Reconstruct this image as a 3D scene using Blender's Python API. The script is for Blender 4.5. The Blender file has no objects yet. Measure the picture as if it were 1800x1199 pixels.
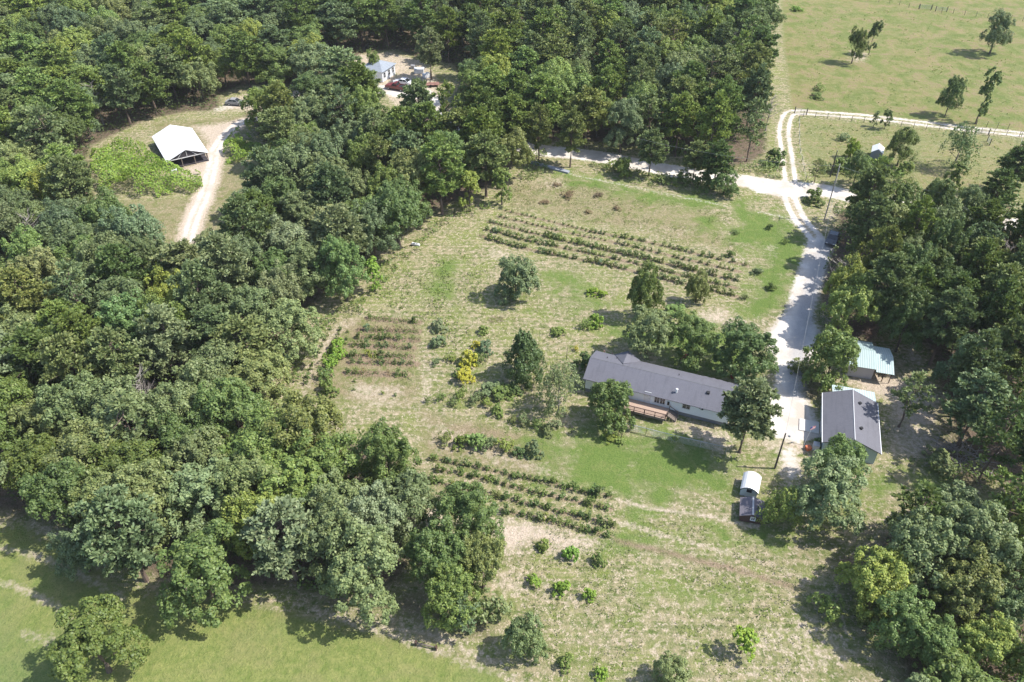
import bpy, bmesh, math, random
import numpy as np
from mathutils import Vector, Matrix

# ------------------------------------------------------------------ camera, sky, sun, exposure
SC = bpy.context.scene
COL = SC.collection
CAM_H = 75.0
FPX = 1400.0                       # focal length for an 1800 px wide frame
PITCH = math.atan(1150.0 / FPX)
cd = bpy.data.cameras.new("camera"); cam = bpy.data.objects.new("camera", cd); COL.objects.link(cam)
cd.sensor_width = 36.0; cd.lens = 28.0; cd.clip_start = 0.5; cd.clip_end = 6000
cam.location = (0, 0, CAM_H); cam.rotation_euler = (math.pi / 2 - PITCH, 0, 0)
SC.camera = cam
SUN_EL = math.radians(53.0); SUN_AZ = math.radians(93.0)      # azimuth measured from +y towards +x
W = bpy.data.worlds.new("World"); SC.world = W; W.use_nodes = True
wn = W.node_tree; bg = wn.nodes['Background']
sky = wn.nodes.new('ShaderNodeTexSky'); sky.sky_type = 'NISHITA'; sky.sun_disc = False
sky.sun_elevation = SUN_EL; sky.sun_rotation = SUN_AZ; sky.altitude = 100; sky.dust_density = 1.5
wn.links.new(sky.outputs[0], bg.inputs[0]); bg.inputs[1].default_value = 0.15
sd = bpy.data.lights.new("sun", 'SUN'); sun = bpy.data.objects.new("sun", sd); COL.objects.link(sun)
sd.energy = 4.2; sd.angle = math.radians(0.53); sd.color = (1.0, 0.955, 0.88)
sun.rotation_euler = Vector((-math.sin(SUN_AZ) * math.cos(SUN_EL), -math.cos(SUN_AZ) * math.cos(SUN_EL), -math.sin(SUN_EL))).to_track_quat('-Z', 'Y').to_euler()
sun.location = (60, 100, 120)
SC.view_settings.view_transform = 'Standard'; SC.view_settings.look = 'None'
SC.view_settings.exposure = 0.76; SC.view_settings.gamma = 1.0
SC.cycles.max_bounces = 6; SC.cycles.diffuse_bounces = 3; SC.cycles.transmission_bounces = 3

# ------------------------------------------------------------------ survey helpers
_F = np.array([0, math.cos(PITCH), -math.sin(PITCH)]); _U = np.array([0, math.sin(PITCH), math.cos(PITCH)])
def G(x, y, z=0.0):
    """world point seen at photo position (x, y) on the plane at height z"""
    d = _F + np.array([1.0, 0, 0]) * (x - 900) / FPX - _U * (y - 599.5) / FPX
    t = (z - CAM_H) / d[2]
    p = np.array([0, 0, CAM_H]) + t * d
    return Vector((float(p[0]), float(p[1]), float(z)))
def G2(x, y, z=0.0):
    p = G(x, y, z); return (p.x, p.y)
def PX(X, Y, Z):
    v = np.stack([X, Y, Z - CAM_H], -1); d = v @ _F
    return 900 + FPX * v[..., 0] / d, 599.5 - FPX * (v @ _U) / d
def R(a): return math.radians(a)
rng = np.random.default_rng(7)
random.seed(7)

# ------------------------------------------------------------------ materials
def newmat(name):
    m = bpy.data.materials.new(name); m.use_nodes = True
    nt = m.node_tree; return m, nt, nt.nodes['Principled BSDF']
def N(nt, typ, **kw):
    n = nt.nodes.new(typ)
    for k, v in kw.items():
        if k in n.inputs: n.inputs[k].default_value = v
        else: setattr(n, k, v)
    return n
def mixc(nt, fac, a, b, blend='MIX'):
    n = nt.nodes.new('ShaderNodeMix'); n.data_type = 'RGBA'; n.blend_type = blend
    for s, v in ((n.inputs[0], fac), (n.inputs[6], a), (n.inputs[7], b)):
        if hasattr(v, 'links') or isinstance(v, bpy.types.NodeSocket): nt.links.new(v, s)
        elif isinstance(v, (int, float)): s.default_value = v
        else: s.default_value = (*v, 1.0) if len(v) == 3 else v
    return n.outputs[2]
def mth(nt, op, a, b=None, c=None, clamp=False):
    n = nt.nodes.new('ShaderNodeMath'); n.operation = op; n.use_clamp = clamp
    for i, v in enumerate((a, b, c)):
        if v is None: continue
        if isinstance(v, bpy.types.NodeSocket): nt.links.new(v, n.inputs[i])
        else: n.inputs[i].default_value = v
    return n.outputs[0]
def noise(nt, vec, scale, detail=4, rough=0.6, dist=0.0):
    n = nt.nodes.new('ShaderNodeTexNoise'); n.inputs['Scale'].default_value = scale
    n.inputs['Detail'].default_value = detail; n.inputs['Roughness'].default_value = rough
    n.inputs['Distortion'].default_value = dist
    nt.links.new(vec, n.inputs['Vector']); return n.outputs['Fac']
def simple(name, col, rough=0.7, var=0.12, scale=3.0, metal=0.0, spec=0.4, bump=0.0, stretch=None):
    m, nt, b = newmat(name)
    tc = N(nt, 'ShaderNodeTexCoord'); v = tc.outputs['Object']
    if stretch:
        mp = N(nt, 'ShaderNodeMapping'); mp.inputs['Scale'].default_value = stretch
        nt.links.new(v, mp.inputs[0]); v = mp.outputs[0]
    n1 = noise(nt, v, scale, 5, 0.65)
    lo = tuple(c * (1 - var * 1.6) for c in col); hi = tuple(min(1, c * (1 + var)) for c in col)
    c = mixc(nt, n1, lo, hi); nt.links.new(c, b.inputs['Base Color'])
    b.inputs['Roughness'].default_value = rough; b.inputs['Metallic'].default_value = metal
    b.inputs['Specular IOR Level'].default_value = spec
    if bump:
        bp = N(nt, 'ShaderNodeBump'); bp.inputs['Strength'].default_value = bump; bp.inputs['Distance'].default_value = 0.03
        nt.links.new(n1, bp.inputs['Height']); nt.links.new(bp.outputs[0], b.inputs['Normal'])
    return m
def leafmat(name, trans=0.28, rough=0.5, spec=0.35, lowvar=0.55, hivar=1.45):
    m, nt, b = newmat(name)
    oi = N(nt, 'ShaderNodeObjectInfo'); ge = N(nt, 'ShaderNodeNewGeometry'); tc = N(nt, 'ShaderNodeTexCoord')
    rpi = ge.outputs['Random Per Island']
    big = noise(nt, tc.outputs['Object'], 0.45, 3, 0.6)
    f = mth(nt, 'ADD', mth(nt, 'MULTIPLY', rpi, 0.6), mth(nt, 'MULTIPLY', mth(nt, 'SUBTRACT', big, 0.3), 1.0), clamp=True)
    k = nt.nodes.new('ShaderNodeMapRange'); k.inputs[3].default_value = lowvar; k.inputs[4].default_value = hivar
    nt.links.new(f, k.inputs[0])
    hs = N(nt, 'ShaderNodeHueSaturation'); nt.links.new(oi.outputs['Color'], hs.inputs['Color'])
    nt.links.new(k.outputs[0], hs.inputs['Value'])
    hh = nt.nodes.new('ShaderNodeMapRange'); hh.inputs[3].default_value = 0.508; hh.inputs[4].default_value = 0.472
    nt.links.new(rpi, hh.inputs[0]); nt.links.new(hh.outputs[0], hs.inputs['Hue'])
    c = hs.outputs[0]
    nt.links.new(c, b.inputs['Base Color']); b.inputs['Roughness'].default_value = rough
    b.inputs['Specular IOR Level'].default_value = spec
    tr = N(nt, 'ShaderNodeBsdfTranslucent')
    c2 = mixc(nt, 0.35, c, (0.25, 0.30, 0.03)); nt.links.new(c2, tr.inputs[0])
    mx = N(nt, 'ShaderNodeMixShader'); mx.inputs[0].default_value = trans
    nt.links.new(b.outputs[0], mx.inputs[1]); nt.links.new(tr.outputs[0], mx.inputs[2])
    nt.links.new(mx.outputs[0], nt.nodes['Material Output'].inputs[0])
    return m
M = {}
M['leaf'] = leafmat('leaf')
M['needle'] = leafmat('needle', 0.26, 0.55, 0.3)
M['bark'] = simple('bark', (0.12, 0.095, 0.075), 0.9, 0.4, 6, bump=0.6, stretch=(1, 1, 0.2))
M['pine_bark'] = simple('pine_bark', (0.17, 0.125, 0.10), 0.9, 0.4, 6, bump=0.6, stretch=(1, 1, 0.2))
M['dead_wood'] = simple('dead_wood', (0.30, 0.27, 0.25), 0.9, 0.3, 4)
M['white_paint'] = simple('white_paint', (0.74, 0.75, 0.77), 0.55, 0.06, 2)
M['trim'] = simple('trim', (0.62, 0.62, 0.63), 0.5, 0.05, 2)
M['glass'] = simple('glass', (0.03, 0.035, 0.04), 0.08, 0.2, 1, spec=0.8)
M['skirt'] = simple('skirt', (0.20, 0.20, 0.21), 0.8, 0.2, 2)
M['deck'] = simple('deck', (0.44, 0.32, 0.25), 0.8, 0.18, 3, stretch=(0.3, 6, 1))
M['dark_wood'] = simple('dark_wood', (0.085, 0.05, 0.04), 0.85, 0.3, 4, stretch=(4, 4, 0.5))
M['old_wood'] = simple('old_wood', (0.20, 0.165, 0.14), 0.9, 0.3, 5)
M['barn_dark'] = simple('barn_dark', (0.06, 0.052, 0.06), 0.9, 0.3, 2)
M['barn_roof'] = simple('barn_roof', (0.80, 0.81, 0.83), 0.45, 0.04, 1.5, spec=0.5)
M['concrete'] = simple('concrete', (0.58, 0.56, 0.53), 0.85, 0.1, 1.2)
M['black'] = simple('black', (0.02, 0.02, 0.022), 0.6, 0.2, 3)
M['rubber'] = simple('rubber', (0.018, 0.018, 0.018), 0.85, 0.2, 8)
M['pole_wood'] = simple('pole_wood', (0.075, 0.065, 0.06), 0.9, 0.3, 5, stretch=(1, 1, 0.1))
M['pole_pale'] = simple('pole_pale', (0.34, 0.31, 0.29), 0.9, 0.2, 5, stretch=(1, 1, 0.1))
M['wire'] = simple('wire', (0.42, 0.42, 0.42), 0.4, 0.1, 2, metal=0.6)
M['galv'] = simple('galv', (0.45, 0.46, 0.47), 0.4, 0.1, 2, metal=0.5)
M['orange'] = simple('orange', (0.55, 0.16, 0.07), 0.7, 0.15, 3)
M['red'] = simple('red', (0.16, 0.02, 0.022), 0.3, 0.1, 2, spec=0.6)
M['carwhite'] = simple('carwhite', (0.75, 0.76, 0.78), 0.25, 0.04, 2, spec=0.6)
M['cardark'] = simple('cardark', (0.04, 0.05, 0.065), 0.22, 0.1, 2, spec=0.7)
M['cargrey'] = simple('cargrey', (0.30, 0.30, 0.31), 0.4, 0.1, 2, spec=0.5)
M['blue'] = simple('blue', (0.05, 0.24, 0.55), 0.5, 0.25, 2.0, bump=0.5)
M['flag_red'] = simple('flag_red', (0.5, 0.05, 0.06), 0.8, 0.1, 3)
M['flag_blue'] = simple('flag_blue', (0.04, 0.05, 0.25), 0.8, 0.1, 3)
M['fabric_white'] = simple('fabric_white', (0.75, 0.75, 0.75), 0.8, 0.05, 3)
M['lilac_wall'] = simple('lilac_wall', (0.50, 0.475, 0.50), 0.7, 0.08, 2)
M['teal_wall'] = simple('teal_wall', (0.33, 0.42, 0.44), 0.7, 0.06, 2)
M['shed_grey'] = simple('shed_grey', (0.30, 0.32, 0.36), 0.8, 0.1, 2)
M['shed_blue'] = simple('shed_blue', (0.50, 0.57, 0.62), 0.7, 0.06, 2)
M['brick'] = simple('brick', (0.30, 0.16, 0.13), 0.85, 0.15, 5)
def roofmat(name, col, course=0.16, var=0.25, rough=0.9):
    m, nt, b = newmat(name); tc = N(nt, 'ShaderNodeTexCoord'); v = tc.outputs['Object']
    br = N(nt, 'ShaderNodeTexBrick'); br.inputs['Scale'].default_value = 1.0
    br.inputs['Brick Width'].default_value = 0.45; br.inputs['Row Height'].default_value = course
    br.inputs['Mortar Size'].default_value = 0.012
    br.inputs['Color1'].default_value = (*[c * (1 + var) for c in col], 1); br.inputs['Color2'].default_value = (*[c * (1 - var) for c in col], 1)
    br.inputs['Mortar'].default_value = (*[c * 0.6 for c in col], 1)
    nt.links.new(v, br.inputs['Vector'])
    n1 = noise(nt, v, 0.6, 5, 0.65); n2 = noise(nt, v, 9, 3, 0.6)
    c = mixc(nt, 0.30, br.outputs['Color'], tuple(col)); c = mixc(nt, n1, c, tuple(x * 0.7 for x in col)); c = mixc(nt, n2, c, tuple(x * 1.3 for x in col))
    mp = N(nt, 'ShaderNodeMapping'); mp.inputs['Scale'].default_value = (2.2, 0.35, 0.35); nt.links.new(v, mp.inputs[0]); n3 = noise(nt, mp.outputs[0], 1.0, 5, 0.7)
    st = nt.nodes.new('ShaderNodeMapRange'); st.inputs[1].default_value = 0.5; st.inputs[2].default_value = 0.72; st.inputs[4].default_value = 0.45; nt.links.new(n3, st.inputs[0]); c = mixc(nt, st.outputs[0], c, tuple(x * 0.55 for x in col))
    nt.links.new(c, b.inputs['Base Color']); b.inputs['Roughness'].default_value = rough
    bp = N(nt, 'ShaderNodeBump'); bp.inputs['Strength'].default_value = 0.4; bp.inputs['Distance'].default_value = 0.02
    nt.links.new(n2, bp.inputs['Height']); nt.links.new(bp.outputs[0], b.inputs['Normal'])
    return m
M['shingle'] = roofmat('shingle', (0.112, 0.113, 0.136))
M['shingle2'] = roofmat('shingle2', (0.122, 0.122, 0.142))
M['shingle3'] = roofmat('shingle3', (0.24, 0.27, 0.31))
M['shingle_dark'] = roofmat('shingle_dark', (0.14, 0.13, 0.15))
def metalroof(name, col, pitch=0.3):
    m, nt, b = newmat(name); tc = N(nt, 'ShaderNodeTexCoord'); v = tc.outputs['Object']
    w = N(nt, 'ShaderNodeTexWave'); w.wave_type = 'BANDS'; w.bands_direction = 'X'; w.inputs['Scale'].default_value = 0.314 / pitch
    nt.links.new(v, w.inputs['Vector'])
    n1 = noise(nt, v, 0.8, 5, 0.65)
    rr = N(nt, 'ShaderNodeValToRGB'); rr.color_ramp.elements[0].position = 0.0; rr.color_ramp.elements[1].position = 0.25
    rr.color_ramp.elements[0].color = (0.72, 0.72, 0.72, 1); rr.color_ramp.elements[1].color = (1, 1, 1, 1)
    nt.links.new(w.outputs['Fac'], rr.inputs[0])
    c = mixc(nt, n1, tuple(x * 0.85 for x in col), tuple(x * 1.12 for x in col)); c = mixc(nt, 1.0, c, rr.outputs[0], 'MULTIPLY')
    nt.links.new(c, b.inputs['Base Color']); b.inputs['Roughness'].default_value = 0.45
    bp = N(nt, 'ShaderNodeBump'); bp.inputs['Strength'].default_value = 0.5; bp.inputs['Distance'].default_value = 0.03
    nt.links.new(w.outputs['Fac'], bp.inputs['Height']); nt.links.new(bp.outputs[0], b.inputs['Normal'])
    return m
M['green_metal'] = metalroof('green_metal', (0.36, 0.46, 0.455))
M['pale_metal'] = metalroof('pale_metal', (0.50, 0.60, 0.60))
M['aqua_metal'] = metalroof('aqua_metal', (0.47, 0.57, 0.61))
def siding(name, col):
    m, nt, b = newmat(name); tc = N(nt, 'ShaderNodeTexCoord'); v = tc.outputs['Object']
    w = N(nt, 'ShaderNodeTexWave'); w.wave_type = 'BANDS'; w.bands_direction = 'Z'; w.inputs['Scale'].default_value = 0.314 / 0.15; w.wave_profile = 'SAW'
    nt.links.new(v, w.inputs['Vector'])
    n1 = noise(nt, v, 0.9, 5, 0.65)
    c = mixc(nt, n1, tuple(x * 0.9 for x in col), tuple(min(1, x * 1.05) for x in col))
    nt.links.new(c, b.inputs['Base Color']); b.inputs['Roughness'].default_value = 0.6
    bp = N(nt, 'ShaderNodeBump'); bp.inputs['Strength'].default_value = 0.6; bp.inputs['Distance'].default_value = 0.02
    nt.links.new(w.outputs['Fac'], bp.inputs['Height']); nt.links.new(bp.outputs[0], b.inputs['Normal'])
    return m
M['siding'] = siding('siding', (0.74, 0.77, 0.80))
M['siding_teal'] = siding('siding_teal', (0.42, 0.52, 0.54))
M['siding_house'] = siding('siding_house', (0.70, 0.73, 0.77))

# ------------------------------------------------------------------ object helpers
def tag(o, label=None, cat=None, group=None, kind=None):
    if label: o['label'] = label
    if cat: o['category'] = cat
    if group: o['group'] = group
    if kind: o['kind'] = kind
    return o
def empty(name, loc, rz=0.0, label=None, cat=None, group=None):
    o = bpy.data.objects.new(name, None); COL.objects.link(o); o.location = loc; o.rotation_euler = (0, 0, rz)
    o.empty_display_size = 0.5
    return tag(o, label, cat, group)
def link(name, me, parent=None, loc=None, rz=None):
    o = bpy.data.objects.new(name, me); COL.objects.link(o)
    if parent is not None: o.parent = parent
    if loc is not None: o.location = loc
    if rz is not None: o.rotation_euler = (0, 0, rz)
    return o
def npmesh(name, V, F, mats, smooth=False, mi=None):
    me = bpy.data.meshes.new(name); V = np.asarray(V, np.float32); F = np.asarray(F, np.int32)
    me.vertices.add(len(V)); me.vertices.foreach_set('co', V.ravel())
    k = F.shape[1]
    me.loops.add(F.size); me.loops.foreach_set('vertex_index', F.ravel())
    me.polygons.add(len(F)); me.polygons.foreach_set('loop_start', np.arange(0, F.size, k, dtype=np.int32))
    me.polygons.foreach_set('loop_total', np.full(len(F), k, np.int32))
    for m in (mats if isinstance(mats, (list, tuple)) else [mats]): me.materials.append(m)
    if mi is not None: me.polygons.foreach_set('material_index', np.asarray(mi, np.int32))
    if smooth: me.polygons.foreach_set('use_smooth', np.ones(len(F), bool))
    me.update(calc_edges=True); me.validate(); return me
class MB:
    """collects boxes, tubes and polygons, builds ONE mesh object"""
    def __init__(s): s.bm = bmesh.new()
    def box(s, c, d, rz=0.0, rx=0.0, ry=0.0):
        mt = Matrix.Translation(Vector(c)) @ Matrix.Rotation(rz, 4, 'Z') @ Matrix.Rotation(ry, 4, 'Y') @ Matrix.Rotation(rx, 4, 'X') @ Matrix.Diagonal((*d, 1))
        bmesh.ops.create_cube(s.bm, size=1.0, matrix=mt); return s
    def tube(s, a, b, r0, r1=None, n=8):
        a = Vector(a); b = Vector(b); r1 = r0 if r1 is None else r1
        q = (b - a).to_track_quat('Z', 'Y'); rings = []
        for p, r in ((a, r0), (b, r1)):
            rings.append([s.bm.verts.new(p + q @ Vector((math.cos(t) * r, math.sin(t) * r, 0))) for t in [2 * math.pi * i / n for i in range(n)]])
        for i in range(n): s.bm.faces.new((rings[0][i], rings[0][(i + 1) % n], rings[1][(i + 1) % n], rings[1][i]))
        s.bm.faces.new(rings[0][::-1]); s.bm.faces.new(rings[1]); return s
    def path(s, pts, rad, n=8):
        pts = [Vector(p) for p in pts]; rings = []
        for i, p in enumerate(pts):
            d = (pts[min(i + 1, len(pts) - 1)] - pts[max(i - 1, 0)]).normalized(); q = d.to_track_quat('Z', 'Y')
            r = rad[i] if isinstance(rad, (list, tuple)) else rad
            rings.append([s.bm.verts.new(p + q @ Vector((math.cos(t) * r, math.sin(t) * r, 0))) for t in [2 * math.pi * k / n for k in range(n)]])
        for a, b in zip(rings, rings[1:]):
            for i in range(n): s.bm.faces.new((a[i], a[(i + 1) % n], b[(i + 1) % n], b[i]))
        s.bm.faces.new(rings[0][::-1]); s.bm.faces.new(rings[-1]); return s
    def prism(s, prof, x0, x1, axis='x'):
        """closed profile (list of 2-d points) swept along an axis"""
        def P(u, v, w): return (w, u, v) if axis == 'x' else ((u, w, v) if axis == 'y' else (u, v, w))
        a = [s.bm.verts.new(P(u, v, x0)) for u, v in prof]; b = [s.bm.verts.new(P(u, v, x1)) for u, v in prof]; n = len(prof)
        for i in range(n): s.bm.faces.new((a[i], a[(i + 1) % n], b[(i + 1) % n], b[i]))
        s.bm.faces.new(a[::-1]); s.bm.faces.new(b); return s
    def face(s, pts): s.bm.faces.new([s.bm.verts.new(p) for p in pts]); return s
    def slab(s, pts, t):
        """quad thickened downwards by t along its normal"""
        P = [Vector(p) for p in pts]; n = (P[1] - P[0]).cross(P[-1] - P[0]).normalized()
        if n.z < 0: n = -n
        a = [s.bm.verts.new(p) for p in P]; b = [s.bm.verts.new(p - n * t) for p in P]; k = len(P)
        s.bm.faces.new(a); s.bm.faces.new(b[::-1])
        for i in range(k): s.bm.faces.new((a[i], b[i], b[(i + 1) % k], a[(i + 1) % k]))
        return s
    def bevel(s, w=0.02, seg=1):
        bmesh.ops.bevel(s.bm, geom=list(s.bm.edges), offset=w, segments=seg, affect='EDGES', clamp_overlap=True); return s
    def build(s, name, mat, parent=None, smooth=False):
        bmesh.ops.recalc_face_normals(s.bm, faces=s.bm.faces)
        me = bpy.data.meshes.new(name); s.bm.to_mesh(me); s.bm.free(); me.materials.append(mat)
        if smooth: me.polygons.foreach_set('use_smooth', [True] * len(me.polygons))
        o = link(name, me, parent); return o
def copy_tree(o, parent=None):
    c = o.copy(); COL.objects.link(c)
    if parent is not None: c.parent = parent
    for ch in list(o.children):
        copy_tree(ch, c)
    return c

# ------------------------------------------------------------------ photo survey: ground outlines and routes (photo pixels, 1800 wide)
FOREST = {
 'west': dict(poly=[(-90,-45),(420,-45),(700,-45),(1000,-45),(1336,-45),(1342,40),(1338,120),(1350,190),(1348,255),(1310,275),(1240,262),(1150,246),(1040,232),(950,232),(912,262),(880,300),(832,325),(782,345),(725,365),(680,390),(645,428),(622,470),(572,492),(530,530),(500,590),(468,650),(480,742),(560,750),(640,762),(708,798),(720,850),(722,905),(716,975),(696,1002),(600,1020),(500,1008),(400,1016),(300,1000),(225,985),(150,935),(60,890),(-90,865)],
   holes=[[(255,210),(330,195),(418,192),(440,212),(468,258),(474,300),(450,345),(405,420),(350,500),(290,455),(190,400),(165,350),(150,280),(160,255)],
          [(598,108),(640,92),(700,86),(730,100),(800,112),(810,150),(795,175),(830,232),(780,242),(735,236),(690,236),(668,200),(630,150)],
          [(385,165),(420,150),(480,146),(590,150),(600,175),(585,198),(430,196),(385,200)]], hm=[2.8, 3.6, 1.2], sp=4.95),
 'east': dict(poly=[(1478,360),(1520,345),(1600,352),(1700,372),(1800,388),(1890,398),(1890,870),(1800,850),(1745,800),(1700,770),(1672,710),(1655,640),(1625,580),(1560,545),(1450,545),(1448,470),(1468,420)], holes=[], sp=4.7),
 'corner': dict(poly=[(1560,925),(1620,885),(1720,880),(1890,860),(1890,1270),(1620,1270),(1600,1150),(1575,1060),(1540,1000)], holes=[], sp=4.6),
}
PASTURE_SW = [(-200,905),(40,915),(110,960),(200,1025),(300,1050),(450,1065),(560,1090),(680,1118),(790,1150),(880,1185),(960,1300),(-300,1400)]
PASTURE_NE = [(1372,-80),(1376,60),(1392,190),(1500,200),(1640,212),(1800,232),(2200,290),(2300,-80)]
PADDOCK = [(1398,205),(1500,212),(1640,224),(1800,244),(2200,300),(2200,420),(1800,350),(1700,345),(1560,330),(1430,318),(1405,260)]
ROAD = [(600,150),(700,160),(752,170),(775,205),(850,238),(940,262),(1030,272),(1100,284),(1180,300),(1250,310),(1310,318),(1380,328),(1450,335),(1530,352),(1640,372),(1740,388),(1830,402),(2000,430)]
TRACK_N = [(1390,322),(1383,270),(1378,232),(1384,205),(1398,197),(1440,199),(1520,205),(1600,214),(1700,226),(1800,236),(2000,258)]
DRIVE_UP = [(1385,340),(1394,362),(1408,388),(1430,412),(1442,432)]
DRIVE = [(1440,428),(1428,470),(1412,520),(1402,560),(1396,600)]
YARD = [(1376,552),(1400,545),(1424,558),(1440,582),(1434,612),(1425,640),(1398,660),(1400,690),(1420,705),(1430,730),(1446,768),(1400,778),(1350,765),(1348,720),(1362,680),(1366,640),(1352,610),(1348,585)]
BARN_TRACK = [(455,208),(425,215),(398,235),(380,262),(371,300),(358,345),(340,385),(328,425)]
BARN_CLEAR = [(262,215),(330,210),(445,200),(440,225),(415,240),(400,262),(398,290),(462,276),(470,290),(435,335),(405,390),(350,445),(290,432),(190,400),(180,352),(330,346),(352,322),(350,295),(300,300)]
FARYARD = [(596,150),(610,95),(690,90),(740,105),(768,130),(775,160),(772,185),(800,205),(800,222),(765,215),(735,195),(690,192),(672,165),(640,150)]
LUSH = [
 [(1280,352),(1340,362),(1395,388),(1424,415),(1420,445),(1400,500),(1376,550),(1335,556),(1302,545),(1328,500),(1318,470),(1336,440),(1280,432),(1262,410),(1290,392)],
 [(935,775),(1010,752),(1085,748),(1180,765),(1270,790),(1290,815),(1278,850),(1215,880),(1120,905),(1060,870),(1000,858),(950,842)],
 [(1535,842),(1600,830),(1660,842),(1700,860),(1650,885),(1560,880),(1520,868)],
 [(990,305),(1060,312),(1180,335),(1290,358),(1300,378),(1200,368),(1080,340),(1000,325)],
 [(1120,742),(1200,755),(1270,772),(1255,790),(1180,778),(1110,765)],
 [(1070,935),(1140,950),(1260,985),(1240,1000),(1120,970),(1060,950)],
 [(1090,1030),(1130,1015),(1160,1035),(1150,1075),(1100,1090),(1060,1065)],
 [(1200,905),(1300,920),(1440,960),(1420,1000),(1300,985),(1190,950)],
 [(1210,1040),(1280,1030),(1340,1045),(1330,1070),(1250,1075),(1200,1062)],
 [(925,470),(1010,462),(1060,490),(1080,540),(1030,560),(950,545),(945,500)],
 [(1080,580),(1250,560),(1340,600),(1350,680),(1290,660),(1100,625)],
 [(740,470),(800,450),(830,500),(800,540),(740,520)],
 [(1230,380),(1262,382),(1250,402),(1222,398)],
 [(1340,790),(1370,780),(1400,800),(1380,830),(1345,825)],
]
SANDY = [   # polygon, strength
 ([(870,905),(960,915),(1060,950),(1010,990),(940,965),(880,985),(862,940)], .75),
 ([(860,985),(930,1000),(1010,1030),(1060,1075),(1000,1075),(940,1050),(880,1060),(855,1020)], .55),
 ([(735,905),(770,870),(790,900),(760,950),(740,960)], .8),
 ([(745,600),(770,640),(760,700),(735,730),(735,640)], .6),
 ([(600,660),(720,670),(740,720),(640,730),(600,700)], .45),
 ([(520,700),(540,620),(590,560),(640,550),(610,580),(570,640),(545,705)], .6),
 ([(720,720),(800,740),(930,800),(1000,830),(960,845),(860,820),(760,790)], .5),
 ([(850,430),(900,435),(905,465),(855,455)], .55),
 ([(1180,585),(1230,540),(1280,535),(1300,560),(1370,560),(1360,575),(1290,580),(1240,570)], .6),
 ([(1200,735),(1290,765),(1275,800),(1230,778),(1180,750)], .75),
 ([(1060,1110),(1110,1110),(1110,1145),(1060,1140)], .6),
 ([(1110,1120),(1230,1110),(1240,1160),(1130,1160)], .45),
 ([(1310,1080),(1420,1060),(1500,1110),(1540,1199),(1300,1230),(1260,1150)], .38),
 ([(1200,1010),(1310,1000),(1300,1030),(1200,1035)], .4),
 ([(1540,730),(1600,740),(1690,790),(1640,810),(1560,780)], .5),
 ([(1500,640),(1600,660),(1680,700),(1650,730),(1560,705),(1500,690)], .75),
 ([(1535,800),(1600,805),(1580,850),(1530,850)], .4),
 ([(1510,880),(1560,890),(1570,920),(1520,930)], .4),
 ([(1372,785),(1400,788),(1412,830),(1385,850),(1368,830)], .9),
 ([(1440,345),(1500,360),(1490,390),(1440,395)], .5),
 ([(1100,385),(1240,400),(1200,425),(1090,405)], .35),
 ([(1270,440),(1320,450),(1330,470),(1270,462)], .45),
 ([(1340,425),(1370,430),(1365,455),(1335,445)], .45),
 ([(955,318),(990,312),(995,330),(950,335)], .6),
 ([(560,1075),(700,1080),(800,1110),(880,1165),(850,1170),(760,1135),(640,1110)], .6),
 ([(-50,905),(60,910),(110,945),(60,935),(-50,925)], .7),
 ([(230,1035),(300,1040),(300,1060),(240,1050)], .5),
 ([(1240,535),(1262,520),(1270,560),(1245,570)], .5),
 ([(1330,770),(1430,775),(1430,790),(1340,782)], .5),
 ([(1490,88),(1530,92),(1530,110),(1490,110)], .5),
 ([(1100,1150),(1150,1150),(1150,1199),(1100,1199)], .3),
]
ROWS_UP = [
 [(888,370),(930,381),(990,395),(1043,408),(1130,424),(1230,447.5),(1314,467)],
 [(878,381),(937,395),(995,409),(1087,428),(1219,459),(1301,478)],
 [(860,390),(937,410),(987,422),(1098,447),(1186,467),(1295,493)],
 [(855,403),(887,412),(937,425),(1020,442),(1134,467),(1210,487),(1293,506)],
 [(845,413),(860,420),(903,432),(962,445),(1028,458),(1098,473),(1197,498),(1249,510),(1295,521)],
]
ROWS_LOW = [
 [(759,807),(831,820),(907,838),(964,849),(1020,863),(1075,873)],
 [(767,825.5),(831,838),(898,855.5),(964,871),(1024,884),(1075.5,895.5)],
 [(751,842),(773,850),(842,864.5),(911,882),(971,895.5),(1027,911),(1080,924)],
 [(882,898),(942,911),(998,924.5),(1053,938),(1080,947)],
]
ROWS_SQ = [
 [(646.7,559),(735,567)], [(632,580),(735,583)], [(628,593),(733,598)], [(618,607),(725,612)],
 [(607,626),(722,627)], [(615,637),(732,640)], [(608,655),(713,660)], [(620,670),(657,671),(722,678)], [(619,686),(715,698)],
]
ROWS_SLANT = [[(582,577),(560,620),(545,655),(537,677)], [(600,578),(585,608),(570,640)], [(612,582),(607,603),(596,620)]]

# ------------------------------------------------------------------ ground sheet
def ax(lo, hi, step, far, n=14):
    core = np.arange(lo, hi + step, step)
    g = np.geomspace(step * 1.5, far, n)
    return np.concatenate([(lo - np.cumsum(g))[::-1], core, hi + step + np.cumsum(g)])
xs = ax(-95, 100, 0.36, 700); ys = ax(26, 150, 0.36, 500)
xs = np.unique(np.concatenate([ax(-170, 185, 0.62, 900, 12), np.arange(-60, 95, 0.31)])); xs = xs[np.concatenate([[True], np.diff(xs) > 0.12])]
ys = np.unique(np.concatenate([ax(20, 275, 0.7, 900, 12), np.arange(38, 150, 0.33)])); ys = ys[np.concatenate([[True], np.diff(ys) > 0.12])]
GX, GY = np.meshgrid(xs, ys, indexing='ij'); nx, ny = GX.shape
P2 = np.stack([GX.ravel(), GY.ravel()], 1)
def poly_world(poly, z=0.0): return np.array([G2(x, y, z) for x, y in poly])
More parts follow.
